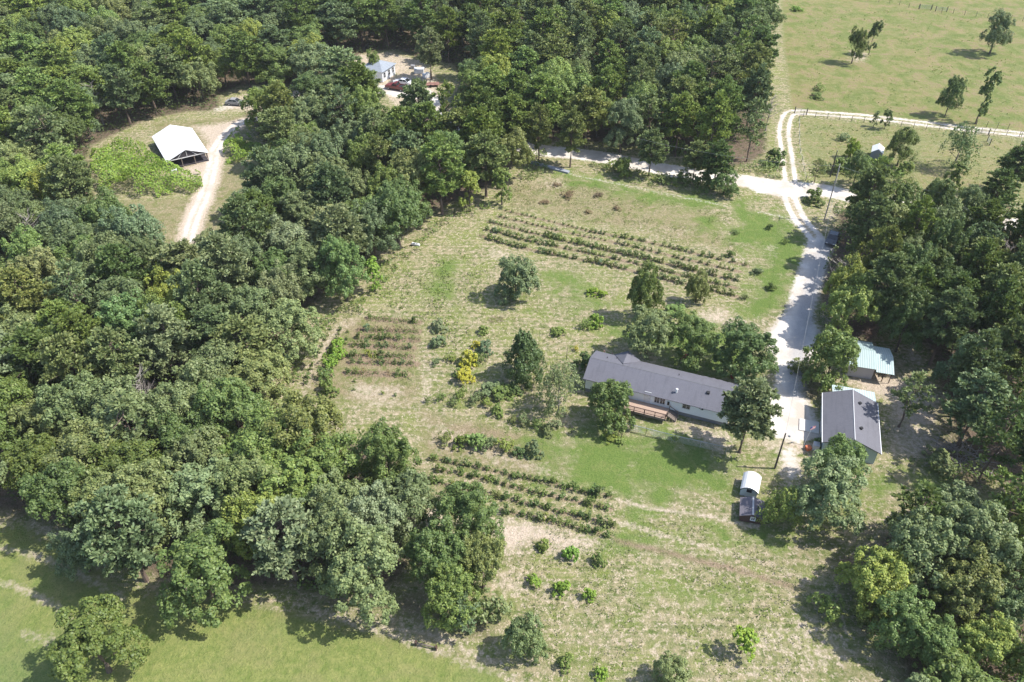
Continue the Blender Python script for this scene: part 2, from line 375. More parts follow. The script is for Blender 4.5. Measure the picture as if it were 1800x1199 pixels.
def inside(P, poly):
    r = np.zeros(len(P), bool); n = len(poly); j = n - 1
    for i in range(n):
        xi, yi = poly[i]; xj, yj = poly[j]
        c = ((yi > P[:, 1]) != (yj > P[:, 1]))
        with np.errstate(divide='ignore', invalid='ignore'):
            t = (xj - xi) * (P[:, 1] - yi) / (yj - yi + 1e-12) + xi
        r ^= c & (P[:, 0] < t); j = i
    return r
def dist_line(P, line, closed=False):
    d = np.full(len(P), 1e9); L = np.asarray(line); n = len(L)
    for i in range(n if closed else n - 1):
        a = L[i]; b = L[(i + 1) % n]; ab = b - a
        t = np.clip(((P - a) @ ab) / (ab @ ab + 1e-9), 0, 1)
        q = P - (a + t[:, None] * ab); d = np.minimum(d, np.hypot(q[:, 0], q[:, 1]))
    return d
def wpoly(poly, soft=1.2, z=0.0):
    w = poly_world(poly, z); lo = w.min(0) - soft; hi = w.max(0) + soft
    sel = np.all((P2 > lo) & (P2 < hi), 1); out = np.zeros(len(P2)); Q = P2[sel]
    if len(Q) == 0: return out
    s = dist_line(Q, w, True) * np.where(inside(Q, w), 1, -1)
    out[sel] = np.clip(s / (2 * soft) + 0.5, 0, 1); return out
def smooth_line(pts, k=4):
    P = [np.array(G2(x, y)) for x, y in pts]; out = []
    for i in range(len(P) - 1):
        p0, p1, p2, p3 = P[max(i - 1, 0)], P[i], P[i + 1], P[min(i + 2, len(P) - 1)]
        for t in np.linspace(0, 1, k, endpoint=False):
            out.append(0.5 * ((2 * p1) + (-p0 + p2) * t + (2 * p0 - 5 * p1 + 4 * p2 - p3) * t * t + (-p0 + 3 * p1 - 3 * p2 + p3) * t ** 3))
    out.append(P[-1]); return np.array(out)
def wline(line, half, soft=0.5):
    lo = line.min(0) - half - soft; hi = line.max(0) + half + soft
    sel = np.all((P2 > lo) & (P2 < hi), 1); out = np.zeros(len(P2))
    d = dist_line(P2[sel], line); out[sel] = np.clip((half - d) / (2 * soft) + 0.5, 0, 1); return out
def offset(line, o):
    d = np.gradient(line, axis=0); n = np.stack([-d[:, 1], d[:, 0]], 1); n /= np.linalg.norm(n, axis=1)[:, None] + 1e-9
    return line + n * o
road_l = smooth_line(ROAD); trackn_l = smooth_line(TRACK_N); drive_l = smooth_line(DRIVE); driveup_l = smooth_line(DRIVE_UP); barn_l = smooth_line(BARN_TRACK)
lush = np.zeros(len(P2)); sand = np.zeros(len(P2)); litter = np.zeros(len(P2)); gravel_shade = np.zeros(len(P2))
past = np.zeros(len(P2)); soil = np.zeros(len(P2)); white = np.zeros(len(P2)); scrub = np.zeros(len(P2))
for i_, p in enumerate(LUSH): lush = np.maximum(lush, wpoly(p, 5.0) * (0.66 if i_ in (9, 11, 7, 6, 8) else 0.95))
for p, s in SANDY: sand = np.maximum(sand, wpoly(p, 2.2) * s)
for k, f in FOREST.items():
    a = wpoly(f['poly'], 2.2, 2.0)
    for h in f['holes']: a = a * (1 - wpoly(h, 2.0, 0.0))
    litter = np.maximum(litter, a)
past = np.maximum(wpoly(PASTURE_SW, 1.2), wpoly(PASTURE_NE, 1.5)); pad = wpoly(PADDOCK, 1.2); past = np.maximum(past, pad * 0.55)
sand = np.maximum(sand, wline(road_l, 3.2, 1.4) * 0.5); white = np.maximum(white, wline(road_l, 2.5, 0.6))
for o in (-0.95, 0.95):
    white = np.maximum(white, wline(offset(trackn_l, o), 0.45, 0.35) * 0.9); white = np.maximum(white, wline(offset(driveup_l, o), 0.55, 0.4))
    sand = np.maximum(sand, wline(offset(trackn_l, o), 1.0, 0.8) * 0.55)
    white = np.maximum(white, wline(offset(barn_l, o * 0.75), 0.5, 0.5) * 0.9)
sand = np.maximum(sand, wline(barn_l, 2.2, 1.2) * 1.0); sand = np.maximum(sand, wline(driveup_l, 2.2, 1.2) * 0.55)
white = np.maximum(white, wline(drive_l, 2.05, 0.8) * 0.92); white = np.maximum(white, wpoly(YARD, 0.9)); sand = np.maximum(sand, wpoly(YARD, 2.6))
junction = [(1290,314),(1320,318),(1380,322),(1440,330),(1450,342),(1420,345),(1385,347),(1330,338)]
white = np.maximum(white, wpoly(junction, 1.0))
white = np.maximum(white, wpoly([(1372,788),(1392,786),(1402,800),(1408,828),(1392,845),(1378,830)], 1.0) * 0.8)
gravel_shade = np.maximum(gravel_shade, wline(smooth_line([(1452,428),(1440,470),(1424,520),(1413,552),(1400,640),(1398,690)]), 1.5, 1.0) * 0.75)  # grey strip on the drive: tree shade put into the gravel colour
bc = wpoly(BARN_CLEAR, 1.5); scrub = np.maximum(scrub, bc * 0.6)
sand = np.maximum(sand, wpoly([(335,222),(400,212),(445,205),(425,228),(395,245),(372,285),(362,330),(300,300),(362,280),(358,250)], 2.0) * 0.75)
fy = wpoly(FARYARD, 1.5); sand = np.maximum(sand, fy * 0.62)
white = np.maximum(white, wline(smooth_line([(700,165),(740,160),(752,172),(762,195),(785,215)]), 2.0, 1.2) * 0.8)
white = np.maximum(white, wline(smooth_line([(385,192),(440,176),(500,168),(560,178)]), 1.8, 1.4) * 0.55); sand = np.maximum(sand, wpoly([(385,195),(400,172),(500,150),(590,158),(590,195)], 2) * 0.7)
past = np.maximum(past, np.maximum(wpoly([(685,160),(735,172),(740,195),(690,192)], 1), wpoly([(680,128),(712,130),(700,145),(680,142)], 1)))
# sandy path along the head of the field, faint paths, soil strips under the planted rows
white = np.maximum(white, wline(smooth_line([(985,300),(1030,312),(1075,320),(1150,336),(1210,348),(1280,362)]), 0.5, 0.7) * 0.5)
white = np.maximum(white, wline(smooth_line([(1330,372),(1370,380),(1400,392)]), 0.4, 0.6) * 0.55)
sand = np.maximum(sand, wline(smooth_line([(1085,878),(1140,892),(1230,905),(1330,925)]), 0.35, 0.5) * 0.75)
sand = np.maximum(sand, wline(smooth_line([(1080,915),(1180,945),(1330,985),(1420,1020)]), 0.35, 0.6) * 0.7)
soil = np.maximum(soil, wline(smooth_line([(1085,950),(1200,978),(1300,1003),(1390,1030)]), 0.45, 0.7) * 0.85)
for q_ in ([(-20,960),(60,975),(130,1005),(215,1050)], [(-20,1020),(40,1035),(110,1075),(130,1090)], [(520,1060),(700,1120),(860,1180),(960,1210)]): sand = np.maximum(sand, wline(smooth_line(q_), 0.5, 0.9) * 0.62)
sand = np.maximum(sand, wpoly([(40,1105),(90,1115),(95,1135),(50,1130)], 1.5) * 0.7)
for r in ROWS_LOW: soil = np.maximum(soil, wline(smooth_line(r), 0.45, 0.45) * 0.7)
for r in ROWS_UP: soil = np.maximum(soil, wline(smooth_line(r), 0.6, 0.5) * 0.7)
for r in ROWS_SQ[:7]: soil = np.maximum(soil, wline(smooth_line(r), 0.62, 0.45))
scrub = np.maximum(scrub, wpoly([(600,555),(745,560),(742,690),(720,720),(540,700),(520,700),(560,600)], 2.0) * 0.8)
scrub = np.maximum(scrub, wpoly([(870,320),(1000,310),(1260,370),(1300,450),(900,370)], 2.5) * 0.6)
scrub = np.maximum(scrub, wpoly([(740,720),(960,770),(1000,820),(950,840),(745,800)], 2.0) * 0.9)
soil = np.maximum(soil, wpoly([(770,740),(860,745),(930,770),(880,775),(790,765)], 2.0) * 0.6)
soil = np.maximum(soil, wpoly([(780,580),(900,560),(900,600),(780,620)], 2.0) * 0.3)
edge_dirt = wpoly([(560,1040),(740,1040),(860,1080),(880,1150),(700,1085),(560,1070)], 2.0); litter = np.maximum(litter, edge_dirt * 0.6)
litter = np.maximum(litter, wpoly([(1560,690),(1680,700),(1720,790),(1800,850),(1700,870),(1640,800),(1560,760)], 3.0) * 0.75)
litter = np.maximum(litter, wpoly([(1500,905),(1560,880),(1560,1000),(1620,1199),(1540,1180),(1500,1060)], 3.0) * 0.5)
litter = np.maximum(litter, wpoly([(1395,640),(1450,620),(1450,700),(1425,720),(1398,690)], 1.5) * 0.55)
litter = np.maximum(litter, wpoly([(1600,560),(1700,580),(1700,700),(1600,650)], 3) * 0.6)
for p_, s_ in (([(1425,640),(1500,655),(1600,665),(1660,700),(1650,760),(1560,745),(1555,700),(1440,660)], .7), ([(1548,720),(1640,740),(1690,790),(1620,820),(1545,800)], .55), ([(1440,540),(1520,560),(1500,600),(1440,620)], .6), ([(1570,590),(1620,600),(1640,650),(1580,640)], .5), ([(1340,770),(1440,775),(1430,800),(1345,790)], .8)):
    sand = np.maximum(sand, wpoly(p_, 2.0) * s_); litter *= (1 - wpoly(p_, 2.0) * .5)
Z = np.zeros(len(P2))
def vn(P, s, seed):
    r = np.random.default_rng(seed); T = r.random((256, 256)); q = P / s + 1000; i = np.floor(q).astype(int); f = q - i; f = f * f * (3 - 2 * f)
    a = T[i[:, 0] % 256, i[:, 1] % 256]; b = T[(i[:, 0] + 1) % 256, i[:, 1] % 256]; c = T[i[:, 0] % 256, (i[:, 1] + 1) % 256]; d = T[(i[:, 0] + 1) % 256, (i[:, 1] + 1) % 256]
    return (a * (1 - f[:, 0]) + b * f[:, 0]) * (1 - f[:, 1]) + (c * (1 - f[:, 0]) + d * f[:, 0]) * f[:, 1]
Z = (vn(P2, 3.1, 1) - 0.5) * 0.09 + (vn(P2, 1.1, 2) - 0.5) * 0.05 - 0.05
Z *= (1 - np.clip(white + gravel_shade, 0, 1) * 0.75); Z[np.abs(P2[:, 0]) > 170] = 0
for r in ROWS_LOW + ROWS_UP + ROWS_SQ[:7]: Z += wline(smooth_line(r), 0.5, 0.4) * 0.09
idx = np.arange(nx * ny).reshape(nx, ny)
F = np.stack([idx[:-1, :-1], idx[1:, :-1], idx[1:, 1:], idx[:-1, 1:]], -1).reshape(-1, 4)
lawnsw = wpoly(PASTURE_SW, 1.2)
def ground_mat():
    m, nt, b = newmat('ground')
    tc = N(nt, 'ShaderNodeTexCoord'); v = tc.outputs['Object']
    def att(nm):
        a = N(nt, 'ShaderNodeAttribute'); a.attribute_name = nm; s = N(nt, 'ShaderNodeSeparateColor'); nt.links.new(a.outputs['Color'], s.inputs[0]); return s.outputs[0], s.outputs[1], s.outputs[2]
    lu, sa, li = att('cover_a'); gr, pa, so = att('cover_b'); wh, sc, sw = att('cover_c')
    nL = noise(nt, v, 0.045, 4, 0.6); nM = noise(nt, v, 0.22, 5, 0.65, 0.4); nS = noise(nt, v, 1.1, 5, 0.7, 0.3); nF = noise(nt, v, 5.0, 4, 0.75); nT = noise(nt, v, 0.55, 6, 0.75, 0.8)
    nW = noise(nt, v, 1.7, 6, 0.62, 0.15)
    def fac(w, nz, amp, k):
        t = mth(nt, 'ADD', w, mth(nt, 'MULTIPLY', mth(nt, 'SUBTRACT', nz, 0.5), amp)); t = mth(nt, 'SUBTRACT', t, 0.5)
        return mth(nt, 'ADD', mth(nt, 'MULTIPLY', t, k), 0.5, clamp=True)
    def ramp(x, a, c):
        n = nt.nodes.new('ShaderNodeMapRange'); n.inputs[1].default_value = a; n.inputs[2].default_value = c; nt.links.new(x, n.inputs[0]); return n.outputs[0]
    # mown, part dried grass: olive green, straw and bare flecks mixed at several scales
    c = mixc(nt, ramp(nS, 0.39, 0.63), (0.115, 0.152, 0.042), (0.35, 0.295, 0.18))
    c = mixc(nt, mth(nt, 'MULTIPLY', ramp(nM, 0.44, 0.60), 0.85), c, mixc(nt, ramp(nF, 0.3, 0.7), (0.105, 0.165, 0.032), (0.26, 0.265, 0.085)))
    fleck = mth(nt, 'MULTIPLY', ramp(nW, 0.50, 0.56), ramp(nF, 0.46, 0.55)); c = mixc(nt, mth(nt, 'MULTIPLY', fleck, 0.8), c, (0.56, 0.455, 0.355))
    dk = mth(nt, 'MULTIPLY', ramp(nS, 0.44, 0.36), ramp(nF, 0.5, 0.4)); c = mixc(nt, mth(nt, 'MULTIPLY', dk, 0.6), c, (0.055, 0.080, 0.022))
    # weedy scrub: browner
    s1 = mixc(nt, ramp(nF, 0.3, 0.7), (0.17, 0.155, 0.075), (0.36, 0.29, 0.185)); s1 = mixc(nt, ramp(nT, 0.45, 0.6), s1, (0.15, 0.17, 0.055))
    mp = N(nt, 'ShaderNodeMapping'); mp.inputs['Rotation'].default_value = (0, 0, R(17.0)); mp.inputs['Scale'].default_value = (0.10, 1.7, 1); nt.links.new(v, mp.inputs[0])
    nR = noise(nt, mp.outputs[0], 1.0, 4, 0.6); c = mixc(nt, mth(nt, 'MULTIPLY', ramp(nR, 0.50, 0.62), 0.42), c, (0.38, 0.31, 0.21)); c = mixc(nt, mth(nt, 'MULTIPLY', ramp(nR, 0.48, 0.38), 0.35), c, (0.105, 0.140, 0.040))
    c = mixc(nt, fac(sc, nM, 0.9, 2.2), c, s1)
    # pasture
    p1 = mixc(nt, ramp(nM, 0.38, 0.62), (0.130, 0.165, 0.045), (0.25, 0.235, 0.088)); p1 = mixc(nt, mth(nt, 'MULTIPLY', ramp(nT, 0.46, 0.66), 0.6), p1, (0.32, 0.27, 0.15))
    p1 = mixc(nt, mth(nt, 'MULTIPLY', ramp(nF, 0.4, 0.75), 0.35), p1, (0.10, 0.135, 0.035)); p1 = mixc(nt, mth(nt, 'MULTIPLY', ramp(nL, 0.42, 0.62), 0.45), p1, (0.14, 0.185, 0.05))
    p2 = mixc(nt, ramp(nS, 0.32, 0.68), (0.140, 0.190, 0.046), (0.270, 0.280, 0.095)); p2 = mixc(nt, mth(nt, 'MULTIPLY', ramp(nM, 0.46, 0.62), 0.5), p2, (0.26, 0.245, 0.105)); p2 = mixc(nt, mth(nt, 'MULTIPLY', ramp(nF, 0.5, 0.62), 0.4), p2, (0.07, 0.12, 0.03)); p2 = mixc(nt, mth(nt, 'MULTIPLY', ramp(nL, 0.52, 0.64), 0.35), p2, (0.10, 0.17, 0.06))
    p1 = mixc(nt, mth(nt, 'MULTIPLY', mth(nt, 'MULTIPLY', ramp(nM, 0.48, 0.58), ramp(nS, 0.42, 0.55)), 0.8), p1, (0.25, 0.19, 0.115)); p1 = mixc(nt, sw, p1, p2)
    c = mixc(nt, fac(pa, nS, 0.35, 2.5), c, p1)
    # lush lawn
    l1 = mixc(nt, ramp(nF, 0.25, 0.75), (0.072, 0.132, 0.026), (0.175, 0.232, 0.060)); l1 = mixc(nt, mth(nt, 'MULTIPLY', ramp(nT, 0.5, 0.72), 0.6), l1, (0.24, 0.24, 0.09))
    lum = mth(nt, 'ADD', mth(nt, 'MULTIPLY', nM, 0.75), mth(nt, 'MULTIPLY', nS, 0.25)); c = mixc(nt, fac(mth(nt, 'MULTIPLY', lu, 0.92), lum, 2.4, 2.6), c, l1)
    # soil strips
    d1 = mixc(nt, ramp(nF, 0.3, 0.7), (0.155, 0.105, 0.075), (0.33, 0.24, 0.175)); c = mixc(nt, mth(nt, 'MULTIPLY', fac(so, nS, 0.6, 2.5), 0.8), c, d1)
    # sand
    sd1 = mixc(nt, ramp(nF, 0.3, 0.7), (0.36, 0.28, 0.205), (0.62, 0.53, 0.43)); c = mixc(nt, fac(sa, mth(nt, 'ADD', mth(nt, 'MULTIPLY', nW, 0.6), mth(nt, 'MULTIPLY', nM, 0.4)), 1.7, 2.6), c, sd1)
    # leaf litter under the trees
    t1 = mixc(nt, ramp(nF, 0.3, 0.7), (0.085, 0.062, 0.044), (0.22, 0.165, 0.12)); t1 = mixc(nt, ramp(nS, 0.5, 0.66), t1, (0.06, 0.085, 0.028))
    c = mixc(nt, fac(li, nS, 0.8, 2.8), c, t1)
    # white sandy limestone road
    w1 = mixc(nt, ramp(nM, 0.38, 0.62), (0.46, 0.41, 0.355), (0.66, 0.62, 0.57)); w1 = mixc(nt, mth(nt, 'MULTIPLY', ramp(nF, 0.46, 0.7), 0.5), w1, (0.40, 0.35, 0.30))
    c = mixc(nt, fac(wh, nW, 1.3, 2.4), c, w1)
    g1 = mixc(nt, ramp(nF, 0.3, 0.7), (0.26, 0.25, 0.255), (0.47, 0.46, 0.46)); c = mixc(nt, mth(nt, 'MULTIPLY', fac(gr, nT, 1.0, 2.2), 0.8), c, g1)  # grey of the drive with the tree shade painted in
    nt.links.new(c, b.inputs['Base Color']); b.inputs['Roughness'].default_value = 0.95; b.inputs['Specular IOR Level'].default_value = 0.15
    h = mth(nt, 'ADD', nF, mth(nt, 'MULTIPLY', nS, 1.2)); grn = mth(nt, 'SUBTRACT', 1.0, mth(nt, 'MULTIPLY', wh, 0.8))
    bp = N(nt, 'ShaderNodeBump'); bp.inputs['Distance'].default_value = 0.30; nt.links.new(mth(nt, 'MULTIPLY', grn, 0.75), bp.inputs['Strength'])
    nt.links.new(h, bp.inputs['Height']); nt.links.new(bp.outputs[0], b.inputs['Normal'])
    return m
gm = npmesh('ground', np.column_stack([P2, Z]), F, ground_mat(), smooth=True)
for nm, ch in (('cover_a', (lush, sand, litter)), ('cover_b', (gravel_shade, past, soil)), ('cover_c', (white, scrub, lawnsw))):
    at = gm.color_attributes.new(nm, 'FLOAT_COLOR', 'POINT')
    at.data.foreach_set('color', np.column_stack([*ch, np.ones(len(P2))]).astype(np.float32).ravel())
tag(link('ground', gm), kind='structure')

# ------------------------------------------------------------------ vegetation meshes
def unit(v): return v / (np.linalg.norm(v, axis=-1, keepdims=True) + 1e-9)
def quads(C, Nn, S, r, aspect=0.75):
    n = len(C); t = unit(np.cross(Nn, r.normal(size=(n, 3)))); b = np.cross(Nn, t); S = np.asarray(S)[:, None] * 0.5
    V = np.stack([C - t * S - b * S * aspect * 0.4, C + b * S * -aspect + t * S * 0.3, C + t * S + b * S * aspect * 0.4, C + b * S * aspect - t * S * 0.3], 1)
    return V.reshape(-1, 3)
def qf(n): return np.arange(n * 4).reshape(-1, 4)
def crown_broad(seed, Rr=4.0, z0=2.6, z1=10.0, nl=9, ns=14, lv=70, ls=0.34, flat=1.0, droop=0.0, lobe=(0.36, 0.5)):
    r = np.random.default_rng(seed); C = []; NN = []; zc = (z0 + z1) / 2; hz = (z1 - z0) / 2
    for i in range(nl):
        a = i * 2.4 + r.random(); q = math.sqrt((i + 0.3) / nl) * 0.66; u = r.uniform(-0.55, 0.25) if i > nl * 0.45 else r.uniform(0.15, 0.62)
        lr0 = 0
        lc = np.array([math.cos(a) * q * Rr, math.sin(a) * q * Rr, zc + u * hz * 1.0]); lr = Rr * r.uniform(*lobe)
        d = unit(r.normal(size=(ns, 3))); d[:, 2] = np.abs(d[:, 2]) * 1.1 - 0.35; d = unit(d)
        sub = lc + d * lr * np.array([1, 1, 0.85 * flat]) * r.uniform(0.72, 1.1, (ns, 1)); sr = lr * r.uniform(0.28, 0.5, ns)
        for s, rad in zip(sub, sr):
            m = int(lv * r.uniform(0.75, 1.25)); o = unit(s - np.array([0, 0, zc - hz * 0.4]))
            e = unit(r.normal(size=(m, 3)) + o * 0.9 + np.array([0, 0, 0.35])); rr_ = r.uniform(0.55, 1.08, (m, 1))
            p = s + e * rad * rr_; p[:, 2] -= droop * np.hypot(p[:, 0] - s[0], p[:, 1] - s[1])
            C.append(p); NN.append(unit(e + r.normal(size=(m, 3)) * 0.45 + np.array([0, 0, 0.25])))
    C = np.concatenate(C); NN = np.concatenate(NN)
    ext = np.percentile(np.hypot(C[:, 0], C[:, 1]), 97); C[:, :2] *= Rr / ext
    lo, hi = np.percentile(C[:, 2], [1, 99.5]); C[:, 2] = z0 + (C[:, 2] - lo) / (hi - lo) * (z1 - z0)
    return quads(C, NN, r.uniform(0.6, 1.3, len(C)) * ls, r)
def crown_pine(seed, Rr=3.3, z0=4.5, z1=14.0, lev=12, nb=6, bl=22, nl=0.6, sparse=1.0, cone=0.0):
    r = np.random.default_rng(seed); C = []; T = []; br = []
    for k in range(lev):
        t = (k + 0.5) / lev; z = z0 + (z1 - z0) * t
        prof = (math.sin(math.pi * min(1, (t * 0.82 + 0.18))) ** 0.6) if cone < 0.5 else (1 - t) ** 0.75 + 0.05
        for j in range(nb):
            if r.random() > sparse: continue
            a = r.random() * 6.283; L = Rr * prof * r.uniform(0.6, 1.12); rise = r.uniform(-0.05, 0.45)
            e = np.array([math.cos(a), math.sin(a), rise]); o = np.array([0, 0, z + r.uniform(-.3, .3)]); br.append((o, o + e * L))
            nt_ = max(2, int(L * 2.1))
            for s in np.linspace(0.35, 1.0, nt_):
                side = unit(np.array([-e[1], e[0], 0])) * r.normal() * L * 0.22 * (1.25 - s)
                c = o + e * L * s + side + np.array([0, 0, r.uniform(0, .25)]); m = int(bl * r.uniform(.7, 1.3))
                d = unit(r.normal(size=(m, 3)) * 0.9 + e * 0.5 + np.array([0, 0, 0.55]))
                C.append(c + d * nl * 0.45 * r.uniform(.5, 1.2, (m, 1))); T.append(d)
    top = r.normal(size=(60, 3)) * 0.3; C.append(top * [1, 1, 1.5] + [0, 0, z1 - 0.3]); T.append(unit(top + [0, 0, .5]))
    C = np.concatenate(C); T = np.concatenate(T); n = len(C)
    s = unit(np.cross(T, r.normal(size=(n, 3)))); h = r.uniform(0.7, 1.2, (n, 1)) * nl * 0.5; w = 0.19 * nl * r.uniform(.8, 1.4, (n, 1))
    V = np.stack([C - T * h - s * w, C - T * h + s * w, C + T * h + s * w * .6, C + T * h - s * w * .6], 1).reshape(-1, 3)
    return V, br
def trunk_bm(seed, H, r0, limbs=6, spread=2.5, lean=0.3, lo=0.3):
    r = random.Random(seed); m = MB(); n = 6
    pts = [Vector((math.sin(i * 1.7 + seed) * lean * i / n, math.cos(i * 1.3 + seed) * lean * i / n, H * i / n)) for i in range(n + 1)]
    m.path(pts, [r0 * (1.25 if i == 0 else 1 - 0.8 * i / n) for i in range(n + 1)], 7)
    for i in range(limbs):
        t = lo + (0.95 - lo) * (i + r.random() * 0.6) / limbs; k = min(int(t * n), n - 1); p = pts[k].lerp(pts[k + 1], t * n - k); a = i * 2.4 + r.random()
        L = spread * r.uniform(0.6, 1.05) * (1.1 - 0.6 * t); q = p + Vector((math.cos(a) * L * .5, math.sin(a) * L * .5, L * .35)); e = q + Vector((math.cos(a + .3) * L * .5, math.sin(a + .3) * L * .5, L * .4))
        rr_ = r0 * 0.4 * (1.1 - t); m.path([p, q, e], [rr_, rr_ * .65, rr_ * .2], 5)
    return m
def mesh_of(m, name, mat):
    o = m.build(name, mat); me = o.data; bpy.data.objects.remove(o); return me
def qmesh(name, V, mat): return npmesh(name, V, qf(len(V) // 4), mat)
PROTO = {}
for i in range(6):
    V = crown_broad(100 + i, nl=15 + i % 4, ns=15, lv=78, ls=0.25, lobe=(0.25, 0.40))
    PROTO['broad', i] = dict(crown=qmesh('broadleaf_crown', V, M['leaf']), trunk=mesh_of(trunk_bm(i, 7.5, 0.24, 7, 3.0), 'trunk', M['bark']), r=4.0, h=10.0)
for i in range(5):
    V, br = crown_pine(200 + i, lev=12 + i % 2, nb=6 + i % 2)
    t = trunk_bm(40 + i, 13.4, 0.2, 0, 1, 0.25)
    for a, b in br: t.path([a, (Vector(a) + Vector(b)) / 2 + Vector((0, 0, -.12)), b], [0.05, 0.035, 0.012], 4)
    PROTO['pine', i] = dict(crown=qmesh('pine_crown', V, M['needle']), trunk=mesh_of(t, 'trunk', M['pine_bark']), r=3.3, h=14.0)
for i in range(2):     # open, half bare pine
    V, br = crown_pine(230 + i, Rr=3.0, lev=9, nb=4, bl=12, sparse=0.75)
    t = trunk_bm(50 + i, 13.4, 0.17, 0, 1, 0.5)
    for a, b in br: t.path([a, (Vector(a) + Vector(b)) / 2 + Vector((0, 0, -.15)), b], [0.05, 0.035, 0.012], 4)
    PROTO['thin', i] = dict(crown=qmesh('thin_pine_crown', V, M['needle']), trunk=mesh_of(t, 'trunk', M['pine_bark']), r=3.0, h=14.0)
for i in range(2):     # slim open broadleaf
    V = crown_broad(300 + i, 2.0, 1.6, 9.5, nl=10, ns=9, lv=46, ls=0.32)
    PROTO['slim', i] = dict(crown=qmesh('slim_crown', V, M['leaf']), trunk=mesh_of(trunk_bm(60 + i, 8, 0.14, 7, 1.4), 'trunk', M['bark']), r=2.0, h=9.5)
V = crown_broad(330, 3.6, 0.25, 8.0, nl=16, ns=14, lv=60, ls=0.26)
V3 = V.reshape(-1, 4, 3); c = V3.mean(1); k = np.clip((8.6 - c[:, 2]) / 5.6, 0.28, 1) ** 0.6; V3[:, :, :2] += (c[:, :2] * (k - 1)[:, None])[:, None, :]
PROTO['cedar', 0] = dict(crown=qmesh('cedar_crown', V3.reshape(-1, 3), M['leaf']), trunk=mesh_of(trunk_bm(70, 6, 0.2, 4, 1), 'trunk', M['bark']), r=3.6, h=8.0)
V = crown_broad(340, 3.4, 0.5, 6.2, nl=10, ns=14, lv=44, ls=0.24, droop=0.6)
PROTO['droop', 0] = dict(crown=qmesh('drooping_crown', V, M['leaf']), trunk=mesh_of(trunk_bm(71, 4.5, 0.16, 6, 2.2), 'trunk', M['bark']), r=3.4, h=6.2)
V = crown_broad(345, 4.0, 1.2, 8.0, nl=10, ns=13, lv=26, ls=0.27)
PROTO['airy', 0] = dict(crown=qmesh('airy_crown', V, M['leaf']), trunk=mesh_of(trunk_bm(72, 7.3, 0.17, 14, 3.8, 0.3, 0.12), 'trunk', M['dead_wood']), r=4.0, h=8.0)
V = crown_broad(350, 3.4, 0.35, 6.8, nl=9, ns=15, lv=80, ls=0.27)
PROTO['round', 0] = dict(crown=qmesh('round_crown', V, M['leaf']), trunk=mesh_of(trunk_bm(73, 4.5, 0.2, 6, 2.0), 'trunk', M['bark']), r=3.4, h=6.8)
V = crown_broad(360, 1.5, 0.1, 2.4, nl=6, ns=10, lv=40, ls=0.22)
PROTO['shrub', 0] = dict(crown=qmesh('shrub_leaves', V, M['leaf']), trunk=None, r=1.5, h=2.4)
V = crown_broad(361, 1.5, 0.1, 2.2, nl=5, ns=9, lv=22, ls=0.2)
PROTO['shrub', 1] = dict(crown=qmesh('shrub_leaves', V, M['leaf']), trunk=None, r=1.5, h=2.2)
V = crown_broad(362, 1.2, 0.02, 1.9, nl=6, ns=10, lv=34, ls=0.2)
PROTO['shrub', 2] = dict(crown=qmesh('shrub_leaves', V, M['leaf']), trunk=None, r=1.2, h=1.9)
# bare dead tree
def dead_bm(seed):
    m = trunk_bm(seed, 9.5, 0.17, 0, 1, 0.4); r = random.Random(seed)
    for i in range(46):
        z = r.uniform(3.0, 9.3); a = r.random() * 6.28; L = r.uniform(1.2, 3.4) * (1.25 - z / 14); p = Vector((0, 0, z)); q = p + Vector((math.cos(a), math.sin(a), .55)) * L * .5; e = q + Vector((math.cos(a + .5), math.sin(a + .5), .7)) * L * .5
        m.path([p, q, e], [0.06, 0.04, 0.012], 4)
        for _ in range(4):
            t = q.lerp(e, r.random()); b = a + r.uniform(-1.3, 1.3); m.path([t, t + Vector((math.cos(b), math.sin(b), .6)) * r.uniform(.5, 1.1)], [0.025, 0.008], 3)
    return m
DEAD = mesh_of(dead_bm(5), 'branches', M['dead_wood'])

# colours of crowns (real leaf colour)
TONE = {
 'deep green': (0.086, 0.138, 0.040), 'dark green': (0.106, 0.164, 0.047), 'grey green': (0.158, 0.210, 0.086), 'mid green': (0.132, 0.200, 0.052),
 'light green': (0.180, 0.258, 0.064), 'yellow green': (0.205, 0.268, 0.060), 'olive green': (0.160, 0.202, 0.066), 'blue green': (0.118, 0.172, 0.074), 'bright green': (0.180, 0.300, 0.042),
 'golden': (0.42, 0.42, 0.05), 'brown': (0.20, 0.155, 0.085), 'red': (0.30, 0.03, 0.03), 'pale green': (0.190, 0.234, 0.112),
}
KIND = {'broad': ('broadleaf_tree', 'oak tree'), 'pine': ('pine_tree', 'pine tree'), 'thin': ('pine_tree', 'pine tree'), 'slim': ('broadleaf_tree', 'tree'), 'cedar': ('cedar_tree', 'cedar tree'),
        'droop': ('broadleaf_tree', 'tree'), 'airy': ('broadleaf_tree', 'tree'), 'round': ('broadleaf_tree', 'tree')}
def tint(t, s=0.10):
    c = TONE[t]; k = 1.17 + rng.normal() * s; h = rng.normal() * 0.05
    return (max(0.005, c[0] * k * (1 + h)), c[1] * k, max(0.004, c[2] * k * (1 - h * 2)), 1)
def tree(kind, i, loc, r, h, tone, label=None, group=None, name=None, cat='tree', rot=None):
    p = PROTO[kind, i]; nm = name or KIND[kind][0]
    root = empty(nm, (loc[0], loc[1], -0.05), rng.random() * 6.283 if rot is None else rot, label, cat, group)
    s = r / p['r']; root.scale = (s, s * rng.uniform(0.92, 1.08), h / p['h'])
    c = link('crown', p['crown'], root); c.color = tint(tone)
    if p['trunk']: link('trunk', p['trunk'], root)
    return root
TREES = []     # ground positions that keep the wood's trees apart: x, y, radius
